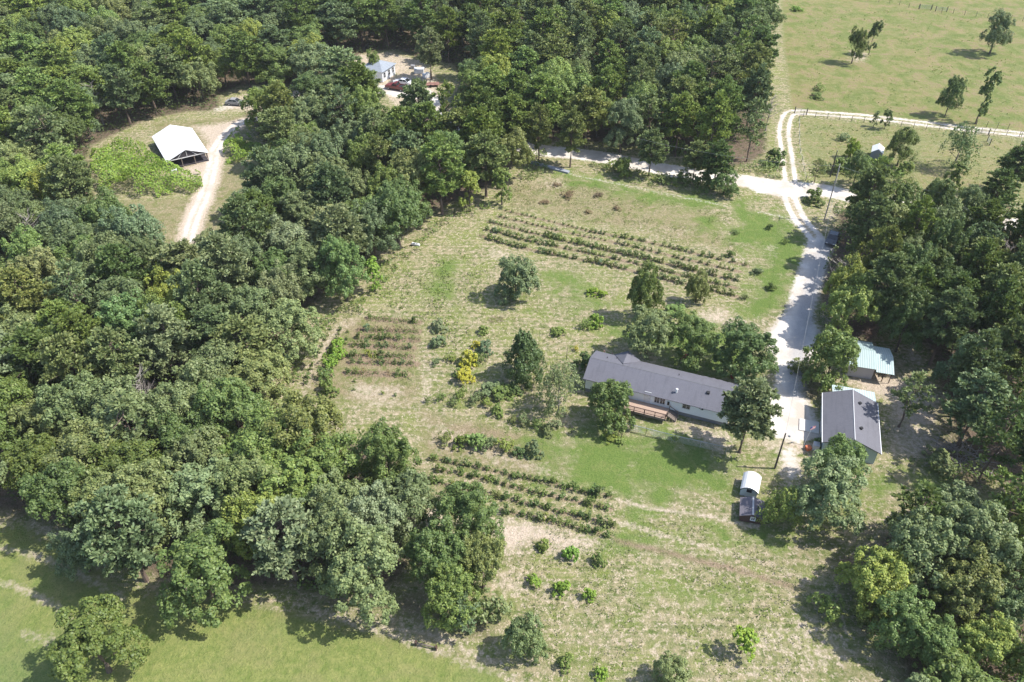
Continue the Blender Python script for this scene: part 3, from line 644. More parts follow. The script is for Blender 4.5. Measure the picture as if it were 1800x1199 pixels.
def placed(kind, i, px, py, r, h, tone, label, base=True, zc=None, **kw):
    """px, py is the trunk foot in the photo when base, else the middle of the crown"""
    if base: g = G(px, py)
    else:
        g = G(px, py, h * 0.6 if zc is None else zc)
    TREES.append((g.x, g.y, r)); return tree(kind, i, (g.x, g.y), r, h, tone, label, **kw)
# ------------------------------------------------------------------ buildings
class Frame:
    """local axes of a building from two eave corners seen at height z"""
    def __init__(s, A, B, z):
        s.a = G(*A, z); b = G(*B, z); d = b - s.a; s.L = math.hypot(d.x, d.y); s.rz = math.atan2(d.y, d.x); s.o = Vector((s.a.x, s.a.y, 0))
    def loc(s, x, y, z=0.0):
        p = G(x, y, z) - s.o; c, n = math.cos(s.rz), math.sin(s.rz); return Vector((p.x * c + p.y * n, -p.x * n + p.y * c, z))
    def root(s, name, label, cat, group=None): return empty(name, s.o, s.rz, label, cat, group)
def gable_walls(x0, x1, y0, y1, he, hr, axis, z0=0.0):
    """house body with gables; ridge runs along axis"""
    m = MB()
    if axis == 'x': ym = (y0 + y1) / 2; m.prism([(y0, z0), (y1, z0), (y1, he), (ym, hr), (y0, he)], x0, x1, 'x')
    else: xm = (x0 + x1) / 2; m.prism([(x0, z0), (x1, z0), (x1, he), (xm, hr), (x0, he)], y0, y1, 'y')
    return m
def gable_roof(x0, x1, y0, y1, he, hr, axis, oh=0.35, t=0.12, side=0.3):
    """two sloping slabs, overhanging by oh at the gables and side at the eaves"""
    m = MB()
    if axis == 'x':
        ym = (y0 + y1) / 2; k = (hr - he) / (ym - y0); e = side; lo = he - k * e + 0.05; hi = hr + 0.05
        m.slab([(x0 - oh, y0 - e, lo), (x1 + oh, y0 - e, lo), (x1 + oh, ym, hi), (x0 - oh, ym, hi)], t)
        m.slab([(x0 - oh, ym, hi - .003), (x1 + oh, ym, hi - .003), (x1 + oh, y1 + e, lo), (x0 - oh, y1 + e, lo)], t)
    else:
        xm = (x0 + x1) / 2; k = (hr - he) / (xm - x0); e = side; lo = he - k * e + 0.05; hi = hr + 0.05
        m.slab([(x0 - e, y0 - oh, lo), (xm, y0 - oh, hi), (xm, y1 + oh, hi), (x0 - e, y1 + oh, lo)], t)
        m.slab([(xm, y0 - oh, hi - .003), (x1 + e, y0 - oh, lo), (x1 + e, y1 + oh, lo), (xm, y1 + oh, hi - .003)], t)
    return m
def window(parent, c, w, h, face='y', frame='trim', pane='glass', out=-1, bars=1):
    """c centre on the wall; face y: wall normal along y, out the sign"""
    f = MB(); t = 0.05
    def bx(m, cx, cz, ww, hh, d, off):
        if face == 'y': m.box((c[0] + cx, c[1] + out * off, c[2] + cz), (ww, d, hh))
        else: m.box((c[0] + out * off, c[1] + cx, c[2] + cz), (d, ww, hh))
    b = 0.09
    bx(f, 0, h / 2 + b / 2, w + 2 * b, b, 0.08, 0.035); bx(f, 0, -h / 2 - b / 2, w + 2 * b, b, 0.1, 0.045)
    bx(f, -w / 2 - b / 2, 0, b, h, 0.08, 0.033); bx(f, w / 2 + b / 2, 0, b, h, 0.08, 0.033)
    for i in range(bars): bx(f, 0, 0, w, 0.04, 0.05, 0.03)
    if bars > 1: bx(f, 0, 0, 0.04, h, 0.045, 0.031)
    wo = f.build('window', M[frame], parent)
    p = MB(); bx(p, 0, 0, w, h, 0.02, 0.012); p.build('pane', M[pane], wo); return wo
def vent(parent, x, y, z, r=0.09, h=0.35, mat='black', name='roof_vent'):
    m = MB(); m.tube((x, y, z), (x, y, z + h), r, r, 10); m.tube((x, y, z + h), (x, y, z + h + 0.07), r * 1.5, r * 1.1, 10); return m.build(name, M[mat], parent)

# --- the long double-wide home
fr = Frame((1025, 663.5), (1283, 727.5), 2.75)
HL, HW = 20.0, 6.35; he, hr = 2.6, 3.75
home = fr.root('mobile_home', 'long white home with a grey shingle roof and a wooden deck in front', 'house')
x0, x1, y0, y1 = 0.3, HL - 0.3, 0.35, HW - 0.35
gable_walls(x0, x1, y0, y1, he, hr, 'x', 0.62).build('wall', M['siding'], home)
m = MB(); m.box(((x0 + x1) / 2, (y0 + y1) / 2, 0.305), (x1 - x0 - .12, y1 - y0 - .12, 0.61)); m.build('skirting', M['skirt'], home)
rf = gable_roof(x0, x1, y0, y1, he, hr, 'x', 0.3, 0.12, 0.35).build('roof', M['shingle'], home)
m = MB(); m.path([(0, HW / 2, hr + .05), (HL, HW / 2, hr + .05)], 0.05, 4); m.build('ridge_cap', M['skirt'], rf)
# rear cross gable
m = MB(); yb = HW + 0.05; zz = he - 0.02
m.slab([(2.7, yb, zz - .02), (4.5, yb + .25, zz + .98), (4.55, HW / 2 + .35, hr + .0), (3.0, yb - .6, zz + .14)], 0.1); m.slab([(4.5, yb + .25, zz + .983), (6.4, yb, zz - .02), (6.1, yb - .6, zz + .14), (4.55, HW / 2 + .35, hr + .003)], 0.1)
m.build('cross_gable', M['shingle'], rf)
m = MB(); m.prism([(2.95, zz - .1), (6.1, zz - .1), (4.5, zz + .85)], HW - 1.2, HW - 0.1, 'y'); m.build('gable_wall', M['siding'], home)
for x, w, h, z in ((10.2, .62, 1.25, 1.85), (10.95, .62, 1.25, 1.85), (14.1, .95, .95, 1.95), (3.3, 1.0, 1.1, 1.9), (6.4, .9, 1.1, 1.9)): window(home, (x, y0, z), w, h, 'y', bars=2)
for x, w in ((4.5, 1.2), (9.0, .9), (12.5, 1.0), (16.2, 1.2)): window(home, (x, y1, 1.9), w, 1.0, 'y', out=1)
window(home, (x0, 3.2, 1.9), .9, 1.0, 'x')
m = MB(); m.box((8.9, y0 - .03, 1.72), (.92, .06, 2.0)); d = m.build('door', M['trim'], home); m = MB(); m.box((9.2, y0 - .09, 1.65), (.05, .06, .16)); m.build('handle', M['galv'], d)
m = MB(); m.box((11.75, y0 - .08, 1.65), (.28, .16, .5)); m.build('meter_box', M['black'], home)
m = MB(); m.box((16.2, y0 - .06, 2.1), (.22, .12, .22)); m.tube((16.1, y0 - .12, 2.0), (15.75, y0 - .3, 2.35), .03); m.build('dish_mount', M['black'], home)
def roofz(y): return he + (hr - he) * (1 - abs(y - HW / 2) / (HW / 2 - .35)) + .03
vent(home, 12.45, 1.25, roofz(1.25), .12, .62, 'white_paint', 'flue_pipe')
m = MB(); m.box((16.4, 2.2, roofz(2.2) + .1), (.42, .42, .2)); m.build('roof_vent', M['black'], home)
for x, y in ((2.1, 4.4), (3.3, 5.2), (12.1, 4.4)): vent(home, x, y, roofz(y), .05, .2)
for xx, ww in ((15.55, .5), (16.6, .42), (17.5, .45)):
    m = MB(); m.box((xx, HW + .02, he - .16), (ww, .1, .14)); m.build('gutter_piece', M['shingle_dark'], home)
m = MB(); m.box((1.55, HW + .75, 1.0), (1.3, 1.0, .1)); m.box((1.55, HW + 1.3, .7), (1.3, .4, .1)); m.box((1.55, HW + 1.65, .4), (1.3, .4, .1))
for a in (.95, 2.15):
    m.box((a, HW + .75, .5), (.1, .9, .95)); m.box((a, HW + .35, 1.4), (.08, .08, .8)); m.box((a, HW + 1.2, 1.4), (.08, .08, .8)); m.box((a, HW + .78, 1.82), (.08, .95, .08))
m.build('back_steps', M['brick'], home)
# deck
dx0, dx1, dy0, dy1, dz = 6.2, 12.0, -1.95, 0.28, 0.78
dk = empty('wooden_deck', fr.o, fr.rz, 'pinkish brown wooden deck with a low railing along the long home', 'deck')
m = MB(); nb = 16
for i in range(nb): m.box(((dx0 + dx1) / 2, dy0 + (i + .5) * (dy1 - dy0) / nb, dz), (dx1 - dx0, (dy1 - dy0) / nb - .012, .05))
m.build('deck_boards', M['deck'], dk)
m = MB(); m.box(((dx0 + dx1) / 2, dy0 + .06, dz - .2), (dx1 - dx0 - .05, .06, .34)); m.box((dx1 - .06, (dy0 + dy1) / 2, dz - .2), (.06, dy1 - dy0 - .2, .34)); m.box((dx0 + .06, (dy0 + dy1) / 2, dz - .2), (.06, dy1 - dy0 - .2, .34))
m.build('skirt_boards', M['old_wood'], dk)
m = MB()
for i in range(5):
    x = dx0 + .1 + i * (dx1 - dx0 - .2) / 4; m.box((x, dy0 + .05, dz + .32), (.09, .09, .96))
m.box(((dx0 + dx1) / 2, dy0 + .05, dz + .82), (dx1 - dx0, .12, .05)); m.box(((dx0 + dx1) / 2, dy0 + .05, dz + .2), (dx1 - dx0, .05, .06))
for i in range(46): m.box((dx0 + .15 + i * (dx1 - dx0 - .3) / 45, dy0 + .05, dz + .5), (.03, .03, .58))
m.box((dx1 - .05, dy0 + .5, dz + .32), (.09, .09, .96)); m.box((dx1 - .05, dy0 + .28, dz + .85), (.09, .5, .05))
m.build('railing', M['dark_wood'], dk)
m = MB()
for i in range(4): m.box((dx1 + .22 + i * .3, -.5, dz - .14 - i * .18), (.32, 1.25, .05))
for yy in (-1.12, .12): m.box((dx1 + .6, yy, dz + .28), (1.35, .06, .06), ry=R(30)); m.box((dx1 + 1.15, yy, .45), (.08, .08, .9)); m.box((dx1 + .02, yy, dz + .35), (.08, .08, .95)); m.box((dx1 + .58, yy, dz - .42), (1.3, .05, .2), ry=R(30))
m.build('stairs', M['old_wood'], dk)

# --- garage
fg = Frame((1446.6, 775.6), (1547.4, 796), 2.5); GL, GW = 6.9, 9.4; ghe, ghr = 2.4, 3.75
gar = fg.root('garage', 'garage with a purplish grey shingle gable roof beside the white yard', 'garage')
gable_walls(.3, GL - .3, .35, GW - .3, ghe, ghr, 'y', 0).build('wall', M['siding_teal'], gar)
rf = gable_roof(.3, GL - .3, .35, GW - .3, ghe, ghr, 'y', .35, .12, .3).build('roof', M['shingle2'], gar)
m = MB(); m.path([(GL / 2, 0, ghr + .055), (GL / 2, GW + .05, ghr + .055)], .055, 5); m.build('ridge_cap', M['trim'], rf)
m = MB(); m.box((-.03, GW / 2, ghe - .14), (.09, GW, .12)); m.box((GL + .03, GW / 2, ghe - .14), (.09, GW, .12)); m.build('gutter', M['white_paint'], rf)
for y in (2.6, 7.3):
    z = ghe + (ghr - ghe) * (1 - (4.35 - GL / 2) / (GL / 2)) ; m = MB(); m.tube((4.35, y, z - .1), (4.35, y, z + .18), .16, .16, 12); m.tube((4.35, y, z + .18), (4.35, y, z + .26), .24, .2, 12); m.build('roof_vent', M['black'], gar)
m = MB(); m.box((.27, 4.9, 1.05), (.06, 2.6, 2.1)); gd = m.build('garage_door', M['trim'], gar)
m = MB()
for i in range(3): m.box((.235, 4.9, .53 + i * .52), (.012, 2.5, .03))
m.build('panel_line', M['skirt'], gd)
window(gar, (.3, 7.6, 1.5), .8, .8, 'x'); window(gar, (GL / 2, .35, 1.5), 1.0, 1.0, 'y'); window(gar, (GL - .3, 5, 1.5), 1.0, .9, 'x', out=1)
m = MB(); m.box((-1.15, 4.9, .03), (2.5, 2.2, .16)); tag(m.build('concrete_ramp', M['concrete']), 'pale concrete ramp leading from the white yard into the garage', 'ramp'); o = bpy.context.scene.objects['concrete_ramp']; o.location = fg.o; o.rotation_euler = (0, 0, fg.rz)
# lean-to behind the garage
lt = empty('lean_to', fg.o, fg.rz, 'low lean-to with an aqua metal roof behind the garage', 'shed')
m = MB(); m.slab([(1.3, GW + .12, 2.35), (6.75, GW + .12, 2.35), (6.75, GW + 2.6, 1.9), (1.3, GW + 2.6, 1.9)], .06); m.build('roof', M['aqua_metal'], lt)
for x in (1.45, 4.0, 6.6):
    m = MB(); m.box((x, GW + 2.45, .94), (.1, .1, 1.88)); m.build('post', M['old_wood'], lt)
m = MB(); m.box((4.0, GW + .22, 1.1), (5.2, .06, 2.2)); m.build('wall', M['teal_wall'], lt)
def at(f, x, y, z=0):
    c, n = math.cos(f.rz), math.sin(f.rz); return Vector((f.o.x + x * c - y * n, f.o.y + x * n + y * c, z))
def boxthing(name, loc, rz, dims, mat, label, cat, lidmat=None, lid=0.05, group=None, bevel=.02):
    r = empty(name, loc, rz, label, cat, group); m = MB(); m.box((0, 0, dims[2] / 2), dims).bevel(bevel); m.build('body', M[mat], r)
    m = MB(); m.box((0, 0, dims[2] + lid / 2 + .002), (dims[0] + .06, dims[1] + .06, lid)).bevel(.015); m.build('lid', M[lidmat or mat], r); return r
boxthing('storage_box', at(fg, .9, GW + .8), fg.rz, (1.1, .9, 1.3), 'skirt', 'grey storage box standing at the back corner of the garage', 'box', 'cargrey')
boxthing('air_conditioner', at(fg, -.35, 1.0), fg.rz, (.75, .8, .85), 'trim', 'pale air conditioner unit at the near corner of the garage', 'air conditioner', 'galv')
boxthing('planter_tub', G(1420, 790), .3, (.6, .6, .45), 'orange', 'orange square tub on the grass before the garage', 'tub', 'orange', .04)
# --- green metal shed with open bay
fs = Frame((1492, 641), (1538, 648), 2.2); ms = fs.root('metal_shed', 'green metal roofed shed with a pale lilac wall and an open bay', 'shed')
gable_walls(.15, 3.55, .25, 5.6, 2.05, 2.75, 'x').build('wall', M['lilac_wall'], ms)
m = gable_roof(.1, 3.65, .1, 5.75, 2.15, 2.85, 'x', .0, .06, .2); m.build('roof', M['green_metal'], ms)
m = MB(); ym = 2.9
m.slab([(3.66, -.35, 1.93), (6.05, -.35, 1.88), (6.0, ym - .3, 2.68), (3.66, ym - .3, 2.72)], .05); m.build('bay_roof_near', M['green_metal'], ms)
m = MB(); m.slab([(3.66, ym - .3, 2.725), (6.0, ym - .3, 2.685), (6.0, 5.4, 1.95), (3.66, 5.4, 2.0)], .05); m.build('bay_roof_far', M['pale_metal'], ms)
for x, y in ((5.8, .0), (4.9, .15), (5.8, 5.1)):
    m = MB(); m.box((x, y, .92), (.1, .1, 1.84)); m.build('post', M['dark_wood'], ms)
m = MB(); m.box((5.35, 2.6, .7), (.9, .7, 1.4)); m.bevel(.03); o = m.build('stacked_goods', M['dark_wood'], None); o.location = fs.o; o.rotation_euler = (0, 0, fs.rz); tag(o, 'dark stacked goods under the open bay of the metal shed', 'stack')
# --- two garden sheds
fw = Frame((1302.7, 857), (1333, 865.5), 1.35); ws = fw.root('barrel_roof_shed', 'small pale blue shed with a rounded white roof', 'shed')
prof = [(.05, 0), (1.97, 0), (1.97, 1.15), (1.6, 1.5), (1.0, 1.68), (.42, 1.5), (.05, 1.15)]
m = MB(); m.prism(prof, .1, 2.55, 'y'); m.build('wall', M['shed_blue'], ws)
m = MB(); arc = [(-.06, 1.12), (.12, 1.33), (.4, 1.55), (.7, 1.68), (1.0, 1.73), (1.3, 1.68), (1.62, 1.55), (1.9, 1.33), (2.08, 1.12)]
m.prism(arc + [(x * .97 + .03, z - .06) for x, z in arc[::-1]], -.03, 2.72, 'y'); m.build('roof', M['white_paint'], ws)
m = MB(); m.prism(arc + [(x * .94 + .06, z - .1) for x, z in arc[::-1]], -.075, -.034, 'y'); m.build('roof_edge', M['black'], ws)
window(ws, (1.0, .1, 1.1), .42, .28, 'y', frame='black')
fd = Frame((1300, 906), (1343, 914), 1.05); ds = fd.root('dark_shed', 'small black brown shed with a square white framed window and grey roof', 'shed')
gable_walls(.12, 2.75, .1, 2.7, 1.0, 1.5, 'y').build('wall', M['dark_wood'], ds)
m = gable_roof(.12, 2.75, .1, 2.7, 1.0, 1.5, 'y', .1, .06, .12); rfd = m.build('roof', M['shingle_dark'], ds)
m = MB(); m.box((1.435, 1.4, 1.57), (.2, 2.8, .03)); m.build('ridge_strip', M['galv'], rfd)
window(ds, (1.55, .1, .8), .4, .42, 'y', frame='white_paint', bars=2)
# --- little field shed
ft = Frame((1532, 266), (1552.5, 269.5), 1.7); ts = ft.root('field_shed', 'little grey shed with a white gable roof alone in the paddock', 'shed')
gable_walls(.1, 2.2, .1, 3.0, 1.6, 2.3, 'y').build('wall', M['shed_grey'], ts)
gable_roof(.1, 2.2, .1, 3.0, 1.6, 2.3, 'y', .1, .06, .12).build('roof', M['barn_roof'], ts)
m = MB(); m.box((1.15, .07, .75), (.8, .05, 1.4)); m.build('door', M['cargrey'], ts)
# --- pole barn
fb = Frame((292.6, 284.7), (361, 269), 1.9); bn = fb.root('pole_barn', 'open fronted pole barn with a bright white metal roof', 'barn')
BL, BD = 8.2, 13.6
gable_roof(.15, BL - .15, .15, BD - .15, 1.9, 3.5, 'y', .15, .08, .2).build('roof', M['barn_roof'], bn)
m = MB(); m.box((.2, BD / 2, .9), (.08, BD - .3, 1.8)); m.build('side_wall', M['barn_dark'], bn)
m = MB(); m.prism([(.2, 0), (BL - .2, 0), (BL - .2, 1.85), (BL / 2, 3.4), (.2, 1.85)], BD - .3, BD - .2, 'y'); m.build('back_wall', M['barn_dark'], bn)
m = MB(); m.prism([(.4, 1.95), (BL - .4, 1.95), (BL / 2, 3.32)], .3, .36, 'y'); m.build('gable_shade', M['barn_dark'], bn)  # dark sheet added behind the truss, stands for the shade inside the barn
m = MB(); m.box((BL / 2, BD / 2, .03), (BL - .5, BD - .8, .1)); m.build('barn_floor', M['barn_dark'], bn)  # floor coloured dark, shade of the open barn put into it
m = MB(); m.box((BL - .2, BD / 2 + 1.6, .9), (.08, BD - 3.6, 1.8)); m.build('side_wall', M['barn_dark'], bn)
for x, y in ((.25, .2), (2.9, .2), (5.4, .2), (BL - .25, .2), (BL - .2, 1.6)):
    m = MB(); m.box((x, y, .92), (.14, .14, 1.84)); m.build('post', M['old_wood'], bn)
m = MB(); m.box((BL / 2, .2, 1.86), (BL - .4, .08, .14))
for sx, ex in ((.4, BL / 2), (BL - .4, BL / 2)): m.tube((sx, .2, 1.9), (ex, .2, 3.35), .05, .05, 5)
m.tube((BL / 2, .2, 1.86), (BL / 2, .2, 3.3), .05, .05, 5); m.tube((2.2, .2, 1.9), (3.3, .2, 3.0), .04, .04, 5); m.tube((BL - 2.2, .2, 1.9), (BL - 3.3, .2, 3.0), .04, .04, 5)
m.build('roof_truss', M['trim'], bn)
for i in range(5): 
    m = MB(); m.box((1.5 + i * 1.15, 9 + (i % 2) * 1.2, .55), (1.0, 1.6, 1.1)).bevel(.06); o = m.build('stored_crate', M['barn_dark']); o.location = fb.o; o.rotation_euler = (0, 0, fb.rz); tag(o, 'dark goods stored in the back of the pole barn', 'crate', 'goods in the barn')
# --- far house
ff = Frame((672, 127), (697, 111), 2.7); fh = ff.root('far_house', 'white house with a blue grey hipped roof half hidden by trees', 'house')
m = MB(); m.box((3.4, 3.3, 1.3), (6.0, 5.8, 2.6)); m.box((-1.2, 5.6, 1.3), (3.2, 4.6, 2.6)); m.build('wall', M['siding_house'], fh)
m = MB(); r0 = [(0, 0, 2.6), (6.8, 0, 2.6), (6.8, 6.8, 2.6), (0, 6.8, 2.6)]; a, b = (3.3, 2.8, 4.1), (3.6, 4.0, 4.1)
for f_ in ((r0[0], r0[1], a), (r0[1], r0[2], b, a), (r0[2], r0[3], b), (r0[3], r0[0], a, b), tuple(r0[::-1])): m.face(f_)
bmesh.ops.remove_doubles(m.bm, verts=m.bm.verts, dist=.001); m.build('hip_roof', M['shingle3'], fh)
m = MB(); m.slab([(-5.4, 4.4, 2.4), (.6, 4.4, 2.7), (.6, 6.9, 3.3), (-5.4, 6.9, 3.1)], .1); m.slab([(-5.4, 6.9, 3.1), (.6, 6.9, 3.303), (.6, 9.4, 2.5), (-5.4, 9.4, 2.4)], .1); m.build('wing_roof', M['shingle3'], fh)
m = MB(); m.box((-3.9, 6.9, 1.2), (2.6, 4.2, 2.3)); m.build('wing_wall', M['siding_house'], fh)
for x in (1.4, 3.5, 5.3): window(fh, (x, .4, 1.45), .75, 1.2, 'y')

# ------------------------------------------------------------------ vehicles
def vehicle(name, loc, rz, paint, label, kind='car'):
    r = empty(name, loc, rz, label, 'car' if kind != 'truck' else 'pickup truck'); L, Wd = (5.3, 1.95) if kind == 'truck' else (4.5, 1.8)
    # side outline along x (front at +x), swept across the width, then narrowed at the roof
    if kind == 'truck': prof = [(-L/2, .45), (L/2, .45), (L/2, .95), (L/2 - 1.15, 1.12), (.95, 1.14), (-.55, 1.14), (-.6, .95), (-L/2, .98)]; cab = [(.95, 1.13), (.35, 1.72), (-.4, 1.76), (-.58, 1.13)]
    else: prof = [(-L/2, .35), (L/2, .35), (L/2, .68), (L/2 - 1.0, .9), (.9, .95), (-1.7, .98), (-L/2, .9)]; cab = [(.95, .95), (.25, 1.42), (-1.0, 1.44), (-1.75, .97)]
    m = MB(); m.prism([(a, b) for a, b in prof], -Wd / 2, Wd / 2, 'y').bevel(.07, 2)
    body = m.build('body', M[paint], r)
    m = MB(); ins = .14; n = len(cab)
    lo = [m.bm.verts.new((x, s * (Wd / 2 - .06 - (ins if z > (1.2 if kind == 'truck' else 1.0) else 0)), z)) for s in (-1, 1) for x, z in cab]
    for i in range(n): m.bm.faces.new((lo[i], lo[(i + 1) % n], lo[n + (i + 1) % n], lo[n + i]))
    m.bm.faces.new(lo[:n][::-1]); m.bm.faces.new(lo[n:]); m.bevel(.03); m.build('cab_glass', M['glass'], r)
    m = MB(); (xa, za), (xb, zb) = cab[1], cab[2]; m.slab([(xa - .02, -Wd / 2 + .22, za + .02), (xb + .02, -Wd / 2 + .22, zb + .02), (xb + .02, Wd / 2 - .22, zb + .02), (xa - .02, Wd / 2 - .22, za + .02)], .05); m.build('roof', M[paint], r)
    for s in (-1, 1):
        m = MB(); (x2, z2), (x1_, z1_) = (cab[0], cab[1]); m.tube((x2, s * (Wd/2 - .07), z2), (x1_, s * (Wd/2 - .21), z1_), .035, .035, 5); (x3, z3), (x4, z4) = cab[3], cab[2]; m.tube((x3, s * (Wd/2 - .07), z3), (x4, s * (Wd/2 - .21), z4), .045, .045, 5)
        xm = (cab[1][0] + cab[2][0]) / 2; m.tube((xm, s * (Wd/2 - .06), cab[0][1]), (xm, s * (Wd/2 - .2), cab[1][1]), .035, .035, 5); m.build('pillar', M[paint], r)
        for x in (L / 2 - .95, -L / 2 + .95):
            w = empty('wheel', (x, s * (Wd / 2 - .12), .34)); w.parent = r
            m = MB(); m.tube((0, -.12, 0), (0, .12, 0), .34, .34, 18); m.bevel(.03); m.build('tyre', M['rubber'], w)
            m = MB(); m.tube((0, s * .1, 0), (0, s * .135, 0), .2, .17, 12); m.build('rim', M['galv'], w)
        m = MB(); m.box((L / 2 - .03, s * (Wd / 2 - .3), .75 if kind != 'truck' else .85), (.1, .36, .14)).bevel(.02); m.build('headlight', M['trim'], r)
        m = MB(); m.box((-L / 2 + .02, s * (Wd / 2 - .2), .78), (.08, .22, .16)).bevel(.02); m.build('tail_light', M['red'], r)
    if kind == 'truck':
        m = MB(); m.box((-1.62, 0, .985), (1.9, 1.6, .03)); m.build('bed_floor', M['black'], r)
        for s in (-1, 1):
            m = MB(); m.box((-1.62, s * (Wd / 2 - .07), 1.05), (2.0, .1, .18)).bevel(.02); m.build('bed_side', M[paint], r)
        m = MB(); m.box((-L / 2 + .06, 0, 1.04), (.1, 1.7, .2)).bevel(.02); m.build('tailgate', M[paint], r)
    return r
vehicle('pickup_truck', G(697, 157), R(158), 'red', 'dark red pickup truck parked in the yard of the far house', 'truck')
vehicle('parked_car', G(708, 148), R(160), 'carwhite', 'white car parked behind the dark red pickup truck')
vehicle('parked_car', G(1462, 424), R(-118), 'cardark', 'dark car at the driveway edge half under the trees')
vehicle('parked_car', G(415, 184), R(-8), 'cargrey', 'pale grey car on the sandy patch above the barn')
vehicle('parked_car', G(556, 168), R(4), 'cardark', 'dark car in the shade at the back of the cluttered yard')
# trailers and clutter
def trailer(loc, rz, label, L=4.2):
    r = empty('utility_trailer', loc, rz, label, 'trailer'); m = MB(); m.box((0, 0, .5), (L, 1.8, .08)); m.tube((L / 2, .4, .48), (L / 2 + 1.1, 0, .45), .04); m.tube((L / 2, -.4, .48), (L / 2 + 1.1, 0, .45), .04); m.build('bed', M['brick'], r)
    m = MB()
    for s in (-1, 1):
        m.box((0, s * .88, .95), (L, .05, .05))
        for k in range(5): m.box((-L / 2 + k * L / 4, s * .88, .72), (.05, .05, .45))
    m.build('side_rail', M['black'], r)
    for s in (-1, 1):
        m = MB(); m.tube((0, s * .95, .33), (0, s * 1.15, .33), .33, .33, 14); m.build('wheel', M['rubber'], r)
    return r
trailer(G(757, 151), R(8), 'low utility trailer with rails at the yard edge of the far house')
for k, (x, y, w, d, h, mt, lab) in enumerate(((737, 128, 2.4, 1.5, 1.2, 'white_paint', 'white appliance pile under the pale pine in the far yard'), (750, 136, 1.8, 1.3, 1.0, 'white_paint', 'smaller white pile under the pale pine in the far yard'),
      (726, 120, 1.2, 1.0, .8, 'cargrey', 'grey bin beside the far house'), (1552, 1095, 1.0, .7, .35, 'white_paint', 'white scrap heap at the corner wood edge'), (731, 431, 1.5, .5, .4, 'white_paint', 'white scrap on the field edge of the western wood'),
      (307, 301, 1.6, .8, .4, 'white_paint', 'white tank lying in the vine thicket below the barn'), (1300, 848, .01, .01, .01, 'black', ''))):
    if not lab: continue
    g = G(x, y); r = empty('scrap_pile' if 'pile' in lab or 'scrap' in lab else 'bin', g, k * .7, lab, 'scrap' if 'bin' not in lab else 'bin')
    m = MB(); m.box((0, 0, h / 2), (w, d, h)).bevel(.08, 2); m.build('case', M[mt], r); m = MB(); m.box((w * .3, d * .4, h * .7), (w * .5, d * .5, h * .5), rz=.5).bevel(.05); m.build('panel', M['cargrey'], r)
# blue tarp heap
r_ = np.random.default_rng(3); n = 14; g = G(573, 193); TV = []; TF = []
for i in range(n):
    for j in range(n):
        u, v = i / (n - 1) * 2 - 1, j / (n - 1) * 2 - 1; hh = max(0, 1 - max(abs(u), abs(v)) ** 3) * (.75 + .35 * math.sin(4 * u + 1) * math.cos(3 * v)) + r_.random() * .08
        TV.append((u * 1.6, v * 1.1, hh))
TF = [(i * n + j, (i + 1) * n + j, (i + 1) * n + j + 1, i * n + j + 1) for i in range(n - 1) for j in range(n - 1)]
o = link('tarp', npmesh('tarp', TV, TF, M['blue']), None, g, .4); tag(o, 'crumpled bright blue tarp over a heap above the wood', 'tarp')
# ------------------------------------------------------------------ poles, wires, flag, fences
def pole(x, y, h, mat, label, cross=0.0, lean=(0, 0), r0=.13):
    g = G(x, y); r = empty('utility_pole', g, 0, label, 'pole'); top = Vector((lean[0], lean[1], h)); m = MB(); m.tube((0, 0, -.1), top, r0, r0 * .65, 8); m.build('post', M[mat], r)
    if cross: m = MB(); m.box((top.x, top.y, h - .35), (cross, .1, .1), rz=R(70)); m.build('crossarm', M['old_wood'], r)
    m = MB(); m.tube((top.x, top.y, h), (top.x, top.y, h + .14), .04, .03, 6); m.build('insulator', M['trim'], r)
    return r, g + top
p1, t1 = pole(1362, 823, 6.2, 'pole_wood', 'dark wooden lamp pole casting a thin shadow beside the garden sheds')
m = MB(); m.tube((0, 0, 5.6), (.55, .1, 5.75), .03, .03, 6); a = m.build('lamp_arm', M['galv'], p1); m = MB(); m.tube((.6, .1, 5.55), (.6, .1, 5.75), .17, .1, 12); m.build('lamp_head', M['galv'], a)
p2, t2 = pole(1449, 386, 11.0, 'pole_pale', 'tall pale utility pole beside the junction of road and drive', 1.6)
p3, t3 = pole(1459, 311, 5.6, 'pole_wood', 'shorter dark pole in the paddock corner behind the tall pale pole')
def wire(a, b, sag, label, r=.018):
    pts = [a.lerp(b, t) - Vector((0, 0, sag * 4 * t * (1 - t))) for t in [i / 24 for i in range(25)]]; m = MB(); m.path(pts, r, 4); return tag(m.build('power_wire', M['wire']), label, 'wire', None)
wire(t2, t1, 1.2, 'service wire from the tall pale pole to the lamp pole', .016)
wire(t2 - Vector((0, 0, .35)), G(1860, 372, 9.0), 1.0, 'power wire crossing the wood beyond the tall pale pole', .012)
wire(t2 - Vector((0, 0, .35)), G(1120, 243, 10.0), 1.0, 'power wire running from the tall pale pole over the roadside pines', .012)
# flag
g = G(1423, 790); g = at(fg, -1.75, 1.3); r = empty('flagpole', g, 0, 'leaning white flagpole with a small striped flag by the garage', 'flag')
m = MB(); m.tube((0, 0, 0), (.5, .3, 3.2), .03, .02, 8); m.build('pole', M['white_paint'], r)
m = MB()
for i in range(7): m.box((.42 + .18, .27, 3.0 - i * .07), (.75, .02, .036), rz=.4)
m.build('flag_stripes', M['flag_red'], r); m = MB()
for i in range(6): m.box((.42 + .18, .27, 2.965 - i * .07), (.75, .02, .034), rz=.4)
m.build('flag_white', M['fabric_white'], r); m = MB(); m.box((.33, .16, 2.92), (.28, .03, .24), rz=.4); m.build('flag_canton', M['flag_blue'], r)
